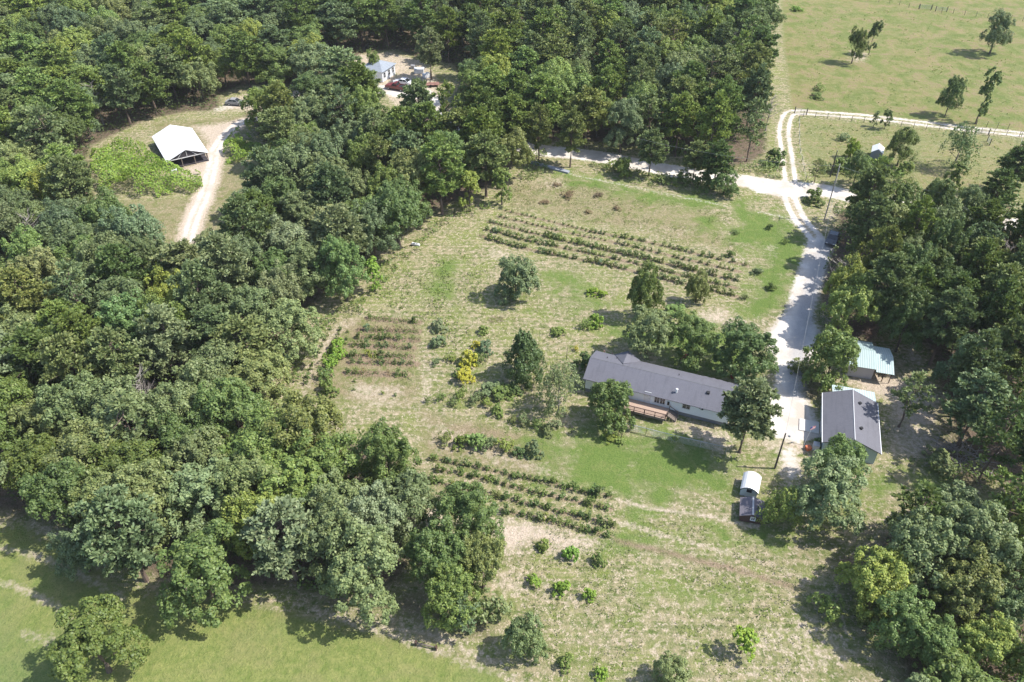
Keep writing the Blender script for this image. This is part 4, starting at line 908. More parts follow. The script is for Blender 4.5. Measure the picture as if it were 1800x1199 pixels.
# thin post in the field
def post(x, y, h, label, mat='pole_wood', r=.05, name='fence_post', group=None):
    g = G(x, y); m = MB(); m.tube((0, 0, -.1), (0, 0, h), r, r * .9, 7); m.tube((0, 0, h), (0, 0, h + .03), r * 1.2, r * 1.1, 7); o = m.build(name, M[mat]); o.location = g; return tag(o, label, 'post', group)
post(996, 632, 2.1, 'thin dark post alone in the grass beside the long home', r=.04, name='garden_post')
post(1005, 761, 1.3, 'short post at the left end of the small fenced bed', r=.05, name='garden_post')
post(1092, 772, .9, 'short post at the right end of the small fenced bed', r=.05, name='garden_post')
# chain-link fence along the lawn
def chainlink(pts, h, label):
    P = [G(*p) for p in pts]; o0 = P[0]; r = empty('chain_link_fence', o0, 0, label, 'fence'); cum = []
    rails = MB(); net = MB()
    for a, b in zip(P, P[1:]):
        a = a - o0; b = b - o0; L = (b - a).length; d = (b - a) / L; n = max(1, round(L / 2.6))
        for k in range(n + 1):
            q = a + d * (L * k / n); m = MB(); m.tube(q, q + Vector((0, 0, h + .05)), .035, .035, 6); m.build('post', M['galv'], r)
        rails.tube(a + Vector((0, 0, h)), b + Vector((0, 0, h)), .04, .04, 5)
        s = 0.0; st = .17
        while s < L - h * .9:
            net.tube(a + d * s + Vector((0, 0, .03)), a + d * (s + h * .9) + Vector((0, 0, h)), .011, .011, 3); net.tube(a + d * (s + h * .9) + Vector((0, 0, .03)), a + d * s + Vector((0, 0, h)), .011, .011, 3); s += st
    rails.build('top_rail', M['galv'], r); net.build('wire_mesh', M['galv'], r); return r
chainlink([(1086, 752), (1135, 764), (1186, 777), (1275, 797)], 1.15, 'chain link fence crossing the lawn in front of the long home')
# wooden-post fences of the pasture
def railfence(pts, n, h, label, name='wire_fence', rails=3, step=None, mat='pole_wood'):
    P = [G(*p) for p in pts]; o0 = P[0]; r = empty(name, o0, 0, label, 'fence'); rb = MB()
    L = [(b - a).length for a, b in zip(P, P[1:])]; tot = sum(L); ps = []
    for k in range(n):
        t = tot * k / (n - 1); i = 0
        while i < len(L) - 1 and t > L[i]: t -= L[i]; i += 1
        ps.append(P[i].lerp(P[i + 1], t / L[i]) - o0)
    for q in ps:
        m = MB(); m.tube(q - Vector((0, 0, .1)), q + Vector((0, 0, h)), .06, .05, 6); m.build('post', M[mat], r)
    for a, b in zip(ps, ps[1:]):
        for j in range(rails): z = h * (.35 + .28 * j); rb.tube(a + Vector((0, 0, z)), b + Vector((0, 0, z)), .012, .012, 3)
    rb.build('strand', M['galv'], r); return r
railfence([(1380, -8), (1470, -4), (1570, 6), (1600, 14), (1660, 22), (1740, 32), (1860, 42)], 26, 1.4, 'wire fence along the far side of the big pasture')
railfence([(1412, 204), (1500, 213), (1600, 224), (1650, 230)], 12, 1.2, 'wire fence between the ruts track and the paddock')
railfence([(1404, 212), (1404, 260), (1416, 318)], 8, 1.2, 'wire fence on the paddock side of the upper drive')
railfence([(1724, 234), (1760, 237), (1860, 246)], 7, 1.2, 'short wire fence past the open forked tree')
railfence([(1795, 240), (1790, 290), (1786, 330)], 6, 1.2, 'wire fence down the paddock side at the frame edge')
railfence([(1715, 222), (1735, 224), (1756, 226), (1771, 228)], 4, 1.4, 'wire fence stub above the ruts track')
def gate(x, y, w, rz, label, h=1.15, mat='galv'):
    r = empty('field_gate', G(x, y), rz, label, 'gate')
    for s in (-1, 1): m = MB(); m.tube((s * (w / 2 + .12), 0, -.1), (s * (w / 2 + .12), 0, h + .35), .1, .09, 8); m.build('post', M['pole_wood'], r)
    m = MB()
    for j in range(5): m.tube((-w / 2, 0, .2 + j * (h - .2) / 4), (w / 2, 0, .2 + j * (h - .2) / 4), .025, .025, 5)
    for s in (-1, 0, 1): m.tube((s * w / 2, 0, .2), (s * w / 2, 0, h), .03, .03, 5)
    m.build('gate_leaf', M[mat], r)
gate(1626, 16, 3.4, R(-9), 'closed field gate on the left in the far pasture fence'); gate(1654, 20, 3.0, R(-9), 'closed field gate beside the other one in the far pasture fence')
gate(1725, 237, 2.6, R(-6), 'field gate where the paddock meets the ruts track'); gate(1737, 262 - 10, 1.6, R(80), 'narrow gate standing open below the paddock gate')
gate(1407, 200, 2.4, R(-20), 'small gate at the bend of the ruts track')
# low wooden trough at the pasture edge
r = empty('low_rail', G(752, 1138), R(-14), 'low dark wooden rail at the edge of the corner pasture', 'rail')
for x in (-1.25, .9): m = MB(); m.box((x, 0, .3), (.16, .3, .6)); m.build('post', M['dark_wood'], r)
m = MB(); m.box((-.15, 0, .32), (2.1, .12, .14)); m.build('rail', M['old_wood'], r)
# concrete kerb at the head of the field
A_, B_ = G(933, 286), G(1000, 304); d = B_ - A_; m = MB(); L = d.length
for i in range(8): m.box(((i + .5) * L / 8, 0, .14), (L / 8 - .04, .9, .3))
o = m.build('concrete_slabs', M['shed_grey']); o.location = A_; o.rotation_euler = (0, 0, math.atan2(d.y, d.x)); tag(o, 'line of grey concrete slabs leading out of the wood at the field head', 'slabs')
# ------------------------------------------------------------------ dead brush and fallen branches
def brush(name, x, y, rad, h, n, label, mat='dead_wood', seed=0, r0=.03, ln=(.8, 2.4)):
    r = random.Random(seed); g = G(x, y); m = MB()
    for i in range(n):
        a = r.random() * 6.28; q = rad * math.sqrt(r.random()); p = Vector((math.cos(a) * q, math.sin(a) * q * .7, r.random() * h * (1 - q / rad * .7))); b = r.random() * 6.28; L = r.uniform(*ln)
        e = p + Vector((math.cos(b) * L, math.sin(b) * L, r.uniform(-.3, .5) * L * .5)); e.z = max(e.z, .03); m.path([p, p.lerp(e, .5) + Vector((0, 0, r.uniform(0, .2))), e], [r0, r0 * .7, r0 * .25], 4)
    o = m.build(name, M[mat]); o.location = g; return tag(o, label, 'branches')
M['brown_brush'] = simple('brown_brush', (0.22, 0.15, 0.115), 0.9, 0.35, 3)
brush('brush_pile', 1508, 582, 2.9, 1.9, 420, 'brown pile of dead brush beside the green metal shed', 'brown_brush', 1, .035)
brush('fallen_branches', 1683, 806, 3.4, .9, 120, 'fallen bare branches at the wood edge beyond the garage', 'dead_wood', 2, .05, (1.2, 3.5))
brush('fallen_branches', 1690, 1058, 2.6, 1.6, 160, 'grey dead branch tangle inside the corner wood', 'dead_wood', 3, .04)
brush('fallen_branches', 1512, 1010, 2.8, 1.0, 150, 'brown dead twigs in the shade of the corner wood edge', 'brown_brush', 4, .03)
brush('fallen_branches', 872, 562, 1.3, .35, 60, 'reddish brown twigs on the ground above the cedar', 'brown_brush', 5, .02, (.3, .9))
brush('fallen_branches', 350, 468, 2.2, 1.0, 60, 'brown branches in the gap of the wood below the barn track', 'dead_wood', 6, .03)
for i, (x0_, y0_, x1_, y1_, rr_, lab) in enumerate(((1730, 828, 1752, 842, .13, 'pale fallen log beyond the garage'), (1645, 1060, 1700, 1033, .09, 'pale curved fallen trunk in the corner wood'), (455, 1195, 456, 1196, 0, ''))):
    if not lab: continue
    a, b = G(x0_, y0_, .3), G(x1_, y1_, .45); o0 = Vector((a.x, a.y, 0)); m = MB(); m.path([a - o0, (a + b) / 2 - o0 + Vector((.1, .2, .15)), b - o0], [rr_, rr_ * .8, rr_ * .5], 7); m.tube((a + b) / 2 - o0, (a + b) / 2 - o0 + Vector((.6, .7, .5)), rr_ * .5, rr_ * .2, 5)
    o = m.build('fallen_log', M['dead_wood']); o.location = o0; tag(o, lab, 'log')
# ------------------------------------------------------------------ single trees one can point to
H_ = [
 ('round',0,907,482,3.35,7.6,'grey green','round green tree alone in the mown field below the planted rows'),
 ('round',0,1137,505,2.5,9.5,'dark green','slim dark tree with forked top at the foot of the long orchard rows'),
 ('broad',1,1142,578,4.0,8.5,'grey green','broad grey green tree between the field and the back of the long home'),
 ('round',0,1228,500,1.9,5.6,'olive green','small olive tree at the lower end of the long orchard rows'),
 ('cedar',0,921,617,3.3,8.2,'deep green','dark cone shaped cedar in the middle of the field'),
 ('airy',0,984,677,3.6,8.0,'grey green','open thin leaved tree beside the cone shaped cedar'),
 ('round',0,1077,703,3.35,6.8,'mid green','dense round tree standing beside the wooden deck'),
 ('broad',2,1216,590,3.9,8.0,'mid green','green shade tree behind the middle of the long home'),
 ('broad',3,1311,612,4.4,8.8,'deep green','large dark shade tree behind the driveway end of the long home'),
 ('pine',1,1318,726,3.4,11.5,'pale green','tall pine at the driveway end of the long home'),
 ('round',0,1466,622,3.9,9.0,'mid green','leafy tree in front of the green metal shed'),
 ('thin',0,1603,697,2.8,9.0,'grey green','thin pine with bare lower trunk behind the garage'),
 ('pine',2,1718,716,3.7,11.5,'grey green','leaning pine at the wood edge beyond the garage'),
 ('droop',0,1374,884,2.4,6.0,'light green','yellowish drooping tree touching the two garden sheds'),
 ('broad',4,1462,862,4.2,9.5,'grey green','big grey green tree in front of the garage gable'),
 ('broad',0,1478,812,3.1,8.0,'mid green','green tree overlapping the near gable of the garage'),
 ('slim',1,1310,1125,1.35,4.0,'bright green','small sapling with bright leaves in the lower right of the field'),
 ('round',0,925,1115,2.1,5.6,'olive green','single yellowish tree beyond the tip of the western wood'),
 ('round',0,1180,1178,1.9,4.2,'grey green','dark bushy tree on the lower frame edge beside a bare patch'),
 ('broad',5,160,1128,4.2,9.0,'dark green','large dark tree alone in the near corner pasture'),
 ('broad',0,822,905,3.7,9.5,'dark green','dark tree at the end of the lower bush rows'),
 ('broad',1,775,968,3.5,9.5,'dark green','dark tree below the sandy gap beside the western wood'),
 ('broad',2,848,985,3.0,8.0,'olive green','yellowish tree on the field side of the wood tip'),
 ('broad',3,792,1040,3.2,8.0,'mid green','green tree at the very tip of the western wood'),
 ('thin',1,812,1072,2.2,5.5,'grey green','low thin tree at the tip of the western wood'),
 ('broad',2,1507,74,2.5,9.0,'deep green','taller one of the pair of trees in the big pasture'),
 ('slim',0,1537,60,1.7,8.8,'deep green','thinner one of the pair of trees in the big pasture'),
 ('broad',4,1756,50,4.0,11.0,'blue green','big dark tree beside the far pasture fence'),
 ('broad',3,1676,163,2.7,9.0,'dark green','pasture tree with short bare trunk above the ruts track'),
 ('slim',1,1737,160,2.3,12.5,'dark green','tall slim vine covered tree beside the ruts track'),
 ('airy',0,1692,250,3.9,9.5,'dark green','open tree with forked trunk in the paddock'),
 ('broad',5,1590,252,3.2,8.0,'mid green','leafy tree beside the little white field shed'),
 ('slim',0,1586,305,1.7,6.5,'light green','vine covered stub below the leafy paddock tree'),
 ('slim',1,1680,310,1.9,7.5,'dark green','leaning vine covered tree on the paddock edge'),
 ('pine',0,1757,330,3.0,8.5,'dark green','bushy pine on the lower edge of the paddock'),
 ('pine',3,1792,292,3.6,10.0,'dark green','pine at the frame edge above the paddock corner'),
 ('slim',1,1540,206,0.9,3.6,'grey green','smaller sapling on the verge of the ruts track'),
 ('slim',0,1561,206,1.2,4.6,'dark green','bigger sapling on the verge of the ruts track'),
 ('broad',1,1510,290,2.6,7.5,'dark green','bushy tree below the little white field shed'),
 ('round',0,1500,258,1.6,4.2,'bright green','bright leafy tree just before the little white field shed'),
 ('thin',1,1437,298,1.7,5.0,'grey green','faint open tree in the paddock corner by the junction'),
 ('pine',0,1146,262,2.9,9.5,'olive green','pine standing alone between the dirt road and the field head'),
 ('pine',3,1224,278,2.6,8.0,'olive green','pine among the roadside bushes above the field'),
 ('pine',1,1262,283,2.9,9.5,'dark green','taller roadside pine closest to the road junction'),
 ('pine',2,1005,235,3.1,12.0,'olive green','tall pine with bare trunk where the wood meets the field head'),
 ('pine',4,948,228,2.8,12.0,'olive green','slender pine over the grey concrete kerb'),
 ('round',0,1097,290,1.9,4.0,'mid green','round bush like tree on the verge of the dirt road'),
 ('round',0,1277,318,2.6,5.0,'mid green','low round tree beside the road at the field corner'),
 ('pine',3,755,88,3.3,12.0,'pale green','pale thin pine standing in the yard of the far house'),
 ('broad',2,640,150,4.0,9.0,'grey green','broad tree hiding the front of the far house'),
 ('round',0,655,106,1.9,6.5,'mid green','small tree growing at the corner of the far house roof'),
 ('pine',4,503,188,2.4,7.5,'light green','young cone shaped pine in the cluttered yard above the barn'),
 ('pine',0,545,198,2.8,9.5,'grey green','taller young pine in the cluttered yard above the barn'),
 ('broad',4,462,178,3.0,8.5,'grey green','grey green tree between the barn track and the cluttered yard'),
 ('pine',2,500,948,3.9,11.5,'pale green','pale crowned pine with white trunk on the lower wood edge'),
 ('broad',0,135,965,2.6,6.5,'grey green','small tree standing out of the wood into the corner pasture'),
 ('slim',0,655,478,1.5,6.0,'bright green','bright vine covered tree on the field edge of the western wood'),
 ('slim',1,882,322,1.9,7.5,'light green','light vine covered tree near the head of the orchard rows'),
 ('slim',0,825,328,2.3,8.5,'light green','leaning pale vine draped tree on the wood edge by the orchard rows'),
 ('broad',5,1705,950,4.3,11.0,'grey green','largest grey green tree of the corner wood'),
 ('broad',3,1620,960,4.0,10.5,'grey green','grey green tree with a leaning bare trunk in the corner wood'),
 ('broad',1,1735,1135,3.0,7.5,'yellow green','yellow green tree in the lower corner wood'),
 ('broad',2,1645,1128,2.4,6.5,'yellow green','smaller yellowish tree in the lower corner wood'),
 ('broad',4,1590,1085,3.2,7.5,'mid green','green tree on the field edge of the corner wood'),
 ('round',0,262,463,2.2,5.5,'bright green','bright green crown glowing in the dark middle wood'),
]
for k, i, x, y, r, h, tn, lab in H_: placed(k, i, x, y, r, h, tn, lab, base=False)
for (x, y, h, lab) in ((1353, 195, 7.5, 'bare grey tree by the bend of the ruts track'), (1322, 12, 10.0, 'tall bare tree at the top of the pasture edge'), (1283, 85, 9.0, 'bare grey crown inside the wood near the big pasture'), (168, 178, 9, 'bare grey tree poking out of the wood beyond the thicket'), (700, 322, 8, 'bare grey snag in the wood over the head of the rows'), (1232, 48, 10, 'bare grey snag near the top of the pasture side wood'), (1478, 492, 8, 'bare topped tree over the driveway by the parked dark car'), (1762, 462, 8, 'bare grey snag in the wood beyond the drive'), (250, 700, 9, 'bare grey snag deep in the left wood'), (60, 420, 9, 'bare grey snag near the frame edge above the deep wood')):
    if not h: continue
    g = G(x, y, h * .6); root = empty('dead_tree', (g.x, g.y, 0), rng.random() * 6, lab, 'tree'); root.scale = (h / 9.5,) * 3
    b = link('branches', DEAD, root); TREES.append((g.x, g.y, 1.5))
for p, (x, y) in enumerate(((1480,358),(1500,338),(1535,372))):
    pass

# ------------------------------------------------------------------ the woods
MARK = [("the white barn", 318, 250), ("the far house", 660, 118), ("the square plot", 660, 625), ("the long rows", 1050, 420), ("the lower rows", 900, 860),
        ("the corner pasture", 250, 1080), ("the long home", 1160, 670), ("the garage", 1497, 740), ("the metal shed", 1540, 625), ("the field shed", 1543, 270),
        ("the junction", 1390, 330), ("the big pasture", 1400, 80), ("the garden sheds", 1320, 885), ("the vine thicket", 240, 320), ("the top corner", 0, 0),
        ("the field head", 980, 300), ("the cluttered yard", 500, 175), ("the frame edge", 20, 560), ("the upper rim", 900, 0), ("the blue tarp", 573, 192), ("the sandy gap", 765, 890), ("the paddock", 1600, 300), ("the dark car", 1462, 425)]
MK = [(n, np.array(G2(x, y))) for n, x, y in MARK]
def blocked(x, y, r):
    p = np.array([[x, y]])
    for l, w in ((road_l, 3.0 if 62 > x > 43 else 1.0), (trackn_l, 2.2), (drive_l, 3.6), (driveup_l, 3.2), (barn_l, 3.0)):
        if dist_line(p, l)[0] < w + r * 0.42: return True
    return False
def dens(k, x, y):   # share of pines, tones and sizes over the photo
    if k == 'west':
        if y < 330 and x > 600: return 0.68, ['dark green', 'mid green', 'olive green', 'grey green', 'grey green', 'light green'], (3.4, 4.7), (10, 13)
        if y < 330: return 0.42, ['dark green', 'mid green', 'grey green', 'grey green', 'light green', 'blue green'], (3.8, 5.2), (9, 12)
        if y < 700: return 0.36, ['dark green', 'mid green', 'grey green', 'pale green', 'grey green', 'blue green'], (3.7, 5.1), (9, 12)
        return 0.2, ['mid green', 'grey green', 'grey green', 'dark green', 'pale green', 'olive green'], (3.7, 5.0), (9, 11.5)
    if k == 'east': return 0.66, ['deep green', 'dark green', 'olive green', 'mid green', 'dark green', 'olive green', 'blue green'], (3.0, 4.3), (8.5, 12)
    return 0.12, ['dark green', 'mid green', 'olive green', 'grey green', 'yellow green', 'deep green'], (2.9, 4.2), (6, 9.5)
spots = []
for k, f in FOREST.items():
    zc = 6.0; poly = poly_world(f['poly'], zc); holes = [poly_world(h, 1.5) for h in f['holes']]
    lo = poly.min(0); hi = poly.max(0); cand = rng.uniform(lo, hi, (26000, 2)); cand = cand[inside(cand, poly)]
    for h, hm in zip(holes, f.get('hm', [3] * 9)): cand = cand[~inside(cand, h) & (dist_line(cand, h, True) > hm)]
    for x, y in cand:
        sx, sy = PX(np.array(x), np.array(y), np.array(zc)); far = 1.0 + max(0, (300 - sy)) / 300 * 0.38
        sp = f['sp'] * far * (0.88 if sy > 640 and k == 'west' else 1.0)
        if sx < -50 or sx > 1850 or sy > 1240 or sy < -38: continue
        ok = True
        for (tx, ty, tr) in TREES:
            dx = tx - x; dy = ty - y
            if dx * dx + dy * dy < (sp if tr > 2.6 or tr < 0 else 3.4) ** 2: ok = False; break
        if not ok: continue
        pf, tones, rr_, hh = dens(k, sx, sy)
        r = rng.uniform(*rr_) * (1.0 + (far - 1) * 0.8); 
        if blocked(x, y, r): continue
        TREES.append((x, y, -r)); spots.append((k, x, y, r, rng.uniform(*hh), float(sx), float(sy), pf, tones))

used_names = {}; FT = []
for (k, x, y, r, h, sx, sy, pf, tones) in spots:
    pine = rng.random() < pf; tn = tones[rng.integers(len(tones))]
    if rng.random() < 0.025: tn = 'yellow green' if not pine else 'olive green'
    if pine: kk = ('thin', int(rng.integers(2))) if rng.random() < 0.12 else ('pine', int(rng.integers(5))); h *= 1.2; r *= 0.86
    else: kk = ('broad', int(rng.integers(6)))
    FT.append([kk, x, y, r, h, tn, k, sx, sy])
A = np.array([(f[1], f[2]) for f in FT]); labs = []
rad = np.array([f[3] for f in FT]); hts = np.array([f[4] for f in FT])
for i, (kk, x, y, r, h, tn, k, sx, sy) in enumerate(FT):
    d = sorted(((np.hypot(*(p - (x, y))), n) for n, p in MK)); a, b = d[0][1], d[1][1]
    noun = KIND[kk[0]][1].replace(' tree', '') if kk[0] in ('pine', 'thin') else 'broadleaf'
    size = ('broad' if r > np.percentile(rad, 70) else 'narrow' if r < np.percentile(rad, 30) else '') 
    tall = 'tall' if h > np.percentile(hts, 66) else ('low' if h < np.percentile(hts, 33) else '')
    dd = d[0][0]; how = 'right by' if dd < 14 else 'near' if dd < 26 else 'beyond' if y > d[0][1].__len__() * 0 + 1e9 else 'off'
    lab = ' '.join(w for w in (size or tall, tn, noun, how, a + ',', 'towards', b) if w); labs.append(lab)
from collections import Counter
cnt = Counter(labs)
print('KINDS', sum(f[0][0] in ('pine','thin') for f in FT), len(FT))
for i, f in enumerate(FT):
    if cnt[labs[i]] > 1:
        dd = np.hypot(*(A - A[i]).T); dd[i] = 1e9; j = int(np.argmin(dd)); o = FT[j]
        t = ' '.join(w for w in (('pine' if o[0][0] in ('pine', 'thin') else 'tree'),) if w)
        a = labs[i]; labs[i] = a.replace('right by', 'near').replace(',', ' beside ' + o[5] + ' ' + t + ',').replace('towards the cluttered yard', 'towards cluttered yard')
        if len(labs[i].split()) > 16: labs[i] = labs[i].replace('towards the', 'towards')
for i, (kk, x, y, r, h, tn, k, sx, sy) in enumerate(FT):
    grp = {'west': 'trees of the western wood', 'east': 'trees of the wood beyond the driveway', 'corner': 'trees of the near corner wood'}[k]
    nm = None
    tree(kk[0], kk[1], (x, y), r, h, tn, labs[i], grp, name=nm)

# ------------------------------------------------------------------ undergrowth, vines and weeds (nobody could count them)
def leafheap(poly, hmax, dens_, size, seed, bump=2.6, mat=None, edge=2.0, avoid=()):
    r = np.random.default_rng(seed); w = poly_world(poly, 0.4); lo = w.min(0); hi = w.max(0); n = int(np.prod(hi - lo) * dens_)
    P = r.uniform(lo, hi, (n, 2)); P = P[inside(P, w)]; ed = dist_line(P, w, True); P = P[(ed > 2.2) | (vn(P, 1.6, seed + 3) > 0.35 + 0.25 * (2.2 - ed) / 2.2)]; e = np.clip(dist_line(P, w, True) / edge, 0, 1) ** 0.5
    def hf(Q): return (vn(Q, bump, seed) ** 1.9 * 0.85 + vn(Q, bump * 0.4, seed + 1) * 0.35)
    if avoid:
        for h in avoid: P = P[~inside(P, h)]
        for l_, w_ in ((road_l, 5.0), (trackn_l, 3.5), (drive_l, 5.0), (driveup_l, 4.5), (barn_l, 4.0)): P = P[dist_line(P, l_) > w_]
        e = np.clip(np.minimum.reduce([dist_line(P, w, True)] + [dist_line(P, h, True) for h in avoid]) / edge, 0, 1) ** 0.5
    hgt = hf(P); gx = (hf(P + [0.15, 0]) - hgt) / 0.15 * hmax; gy = (hf(P + [0, 0.15]) - hgt) / 0.15 * hmax
    nn = unit(np.stack([-gx, -gy, np.full(len(P), 1.0)], 1) + r.normal(size=(len(P), 3)) * 0.4)
    z = hgt * hmax * e * r.uniform(0.7, 1.03, len(P)) + r.normal(size=len(P)) * 0.06
    return quads(np.column_stack([P, np.maximum(z, 0.03)]), nn, r.uniform(.6, 1.3, len(P)) * size, r)
def stuff(name, parts, tone, label):
    V = np.concatenate(parts); o = link(name, qmesh(name, V, M['leaf'])); o.color = (*TONE[tone], 1)
    return tag(o, label, 'undergrowth', kind='stuff')
stuff('vine_thicket', [leafheap([(160,268),(215,255),(262,262),(300,300),(352,302),(356,325),(340,340),(250,348),(190,350),(158,320)], 5.0, 34, 0.34, 5, 4.5)], 'bright green', 'bright green vine thicket beside the white-roofed barn')
stuff('vine_mound', [leafheap([(385,262),(400,238),(430,232),(450,245),(470,262),(450,276),(412,286),(390,284)], 4.6, 36, 0.34, 8, 4.5)], 'bright green', 'bright green vine mound beyond the barn track')
stuff('verge_scrub', [leafheap([(450,205),(520,200),(600,205),(640,225),(590,262),(500,270),(452,240)], 3.0, 18, 0.36, 11, 3.6)], 'light green', 'light green scrub between the barn track and the wood')
edges = [
 [(930,268),(960,262),(968,292),(935,318),(900,345),(862,368),(815,385),(760,408),(735,440),(700,465),(672,500),(650,512),(648,490),(690,440),(740,400),(800,372),(860,348),(905,318)],
 [(600,535),(640,520),(660,540),(600,562),(560,580),(545,640),(520,700),(500,690),(525,610),(560,560)],
 [(510,1000),(600,1018),(700,1030),(705,1060),(600,1050),(520,1032)],
 [(1040,282),(1100,292),(1180,310),(1280,325),(1280,345),(1180,335),(1080,312),(1030,300)],
 [(1205,270),(1290,285),(1375,285),(1378,312),(1300,308),(1205,290)],
 [(1465,318),(1520,330),(1600,345),(1700,362),(1800,375),(1800,350),(1700,335),(1560,312),(1480,300)],
 [(1470,352),(1540,368),(1640,388),(1760,410),(1800,430),(1650,420),(1500,400),(1462,375)],
 [(1430,548),(1530,540),(1620,560),(1640,600),(1580,592),(1500,575),(1440,570)],
 [(1560,995),(1600,980),(1660,1000),(1800,1030),(1800,1199),(1620,1220),(1560,1120),(1530,1040)],
 [(1600,800),(1700,790),(1760,830),(1740,870),(1660,860),(1600,835)],
]
stuff('undergrowth', [leafheap(e, 2.2, 22, 0.28, 20 + i, 2.2, edge=1.6) for i, e in enumerate(edges)], 'mid green', 'tangled green undergrowth along the edges of the woods')
FLOOR = [leafheap([(x, y) for x, y in f['poly']], 5.6, 6.0, 0.36, 50 + i, 3.6, edge=3.5, avoid=[poly_world(h) for h in f['holes']]) for i, f in enumerate(FOREST.values())]
stuff('understorey', FLOOR, 'dark green', 'low dark understorey below the trees of the woods')
# weeds and grass tufts in the field
def tufts(polys, n, seed, size, hgt):
    r = np.random.default_rng(seed); out = []
    for poly in polys:
        w = poly_world(poly); lo = w.min(0); hi = w.max(0); P = r.uniform(lo, hi, (n * 3, 2)); P = P[inside(P, w)][:n]
        keep = vn(P, 3.0, seed) > 0.42; P = P[keep]
        P = np.repeat(P, 4, 0) + r.normal(size=(len(P) * 4, 2)) * 0.13
        nn = unit(np.column_stack([r.normal(size=(len(P), 2)), np.full(len(P), 0.7)]))
        out.append(quads(np.column_stack([P, r.uniform(0.03, hgt, len(P))]), nn, r.uniform(.5, 1.2, len(P)) * size, r))
    return out
def rowtufts(row):
    L = smooth_line(row, 8); n = 420; t = np.sort(rng.random(n)) * (len(L) - 1); i = np.minimum(t.astype(int), len(L) - 2); P = L[i] + (L[i + 1] - L[i]) * (t - i)[:, None] + rng.normal(size=(n, 2)) * 0.38
    P = P[vn(P, 1.5, 5) > 0.4]; nn = unit(np.column_stack([rng.normal(size=(len(P), 2)), np.full(len(P), 0.9)])); return [quads(np.column_stack([P, rng.uniform(0.04, 0.3, len(P))]), nn, rng.uniform(.1, .24, len(P)), rng)]
stuff('field_weeds', tufts([[(600,560),(740,470),(830,440),(1000,500),(1080,620),(960,780),(740,720)], [(870,330),(1000,315),(1280,375),(1300,450),(1100,410),(900,365)], [(1030,900),(1300,930),(1480,1060),(1400,1190),(1000,1190),(880,1080),(900,960)]], 1700, 91, 0.16, 0.16), 'olive green', 'low weeds and grass tufts in the mown field')
stuff('pasture_weeds', tufts([[(1400,10),(1780,30),(1790,215),(1400,190)], [(1410,215),(1780,250),(1780,330),(1450,310)]], 700, 92, 0.26, 0.2), 'light green', 'weeds and grass tufts in the big pasture')
stuff('row_weeds', [V_ for r_ in ROWS_UP + ROWS_LOW + ROWS_SQ[:7] for V_ in rowtufts(r_)], 'mid green', 'weeds growing along the planted rows')
stuff('green_weeds', tufts([[(660,470),(820,440),(860,520),(800,640),(740,560),(640,520)]], 900, 93, 0.24, 0.35), 'light green', 'taller green weeds in the unmown strip of the field')

# ------------------------------------------------------------------ planted bushes
BUSH = []
for i in range(4):
    V = crown_broad(400 + i, 0.62, 0.0, 1.15, nl=4, ns=9, lv=13, ls=0.17, lobe=(0.45, 0.6)); BUSH.append(qmesh('row_bush', V, M['leaf']))
for i in range(2):
    V = crown_broad(420 + i, 0.6, 0.1, 1.1, nl=4, ns=4, lv=6, ls=0.15); BUSH.append(qmesh('sparse_bush', V, M['leaf']))
def bush(name, x, y, s, hs, tone, label, group=None, sh=None, world=False, cat='bush', kind='leaf'):
    g = Vector((x, y, 0)) if world else G(x, y)
    o = link(name, BUSH[int(rng.integers(4)) if sh is None else sh], None, (g.x, g.y, -0.03), rng.random() * 6.28)
    o.scale = (s, s * rng.uniform(.85, 1.15), hs); o.color = tint(tone, 0.14); return tag(o, label, cat, group)
def along(line, step):
    L = smooth_line(line, 8); seg = np.hypot(*np.diff(L, axis=0).T); s = np.concatenate([[0], np.cumsum(seg)]); out = []
    t = 0.3
    while t < s[-1]:
        out.append((np.interp(t, s, L[:, 0]), np.interp(t, s, L[:, 1]), t / s[-1])); t += step * rng.uniform(0.7, 1.3)
    return out
ordn = ['first (topmost)', 'second', 'third', 'fourth', 'fifth (lowest)']
for ri, row in enumerate(ROWS_UP):
    stepn = 0.95 if ri in (0, 1) else 0.74
    for (x, y, t) in along(row, stepn):
        big = {0: 0.5 + 0.35 * (t > .38) - 0.1 * (t > .9), 1: 0.55 + .2 * (t > .5), 2: 0.6 + .35 * (t > .25), 3: 0.9 if t < .3 else .75, 4: .95}[ri]
        if rng.random() < (0.13 if ri < 2 else 0.05) or math.sin(t * 31 + ri * 5) > 0.97: continue
        x += rng.normal() * 0.06; y += rng.normal() * 0.06
        s = big * rng.uniform(0.66, 1.02)
        part = 'wood end' if t < .25 else 'wood side half' if t < .5 else 'driveway side half' if t < .75 else 'driveway end'
        tn = ['dark green', 'mid green', 'grey green', 'olive green'][int(rng.integers(4))]
        sz = 'small' if s < .62 else 'full' if s > .95 else 'middling'
        bush('orchard_bush', x, y, s, s * rng.uniform(.9, 1.15), tn, f"{sz} {tn} bush at the {part} of the {ordn[ri]} long orchard row", 'bushes of the long orchard rows', world=True)
ordl = ['topmost', 'second', 'third', 'lowest']
for ri, row in enumerate(ROWS_LOW):
    for (x, y, t) in along(row, 0.92):
        if ri == 2 and 0.22 < t < 0.0: continue
        s = rng.uniform(0.5, 1.05) + (0.2 if (ri == 0 and t > .6) else 0); x += rng.normal() * 0.1; y += rng.normal() * 0.1
        part = 'wood end' if t < .25 else 'wood side half' if t < .5 else 'home side half' if t < .75 else 'home end'
        tn = ['dark green', 'mid green', 'dark green', 'olive green'][int(rng.integers(4))]; sz = 'small' if s < .68 else 'full' if s > .85 else 'middling'
        bush('row_bush', x, y, s, s * rng.uniform(.85, 1.1), tn, f"{sz} {tn} bush at the {part} of the {ordl[ri]} lower bush row", 'bushes of the four lower rows', world=True)
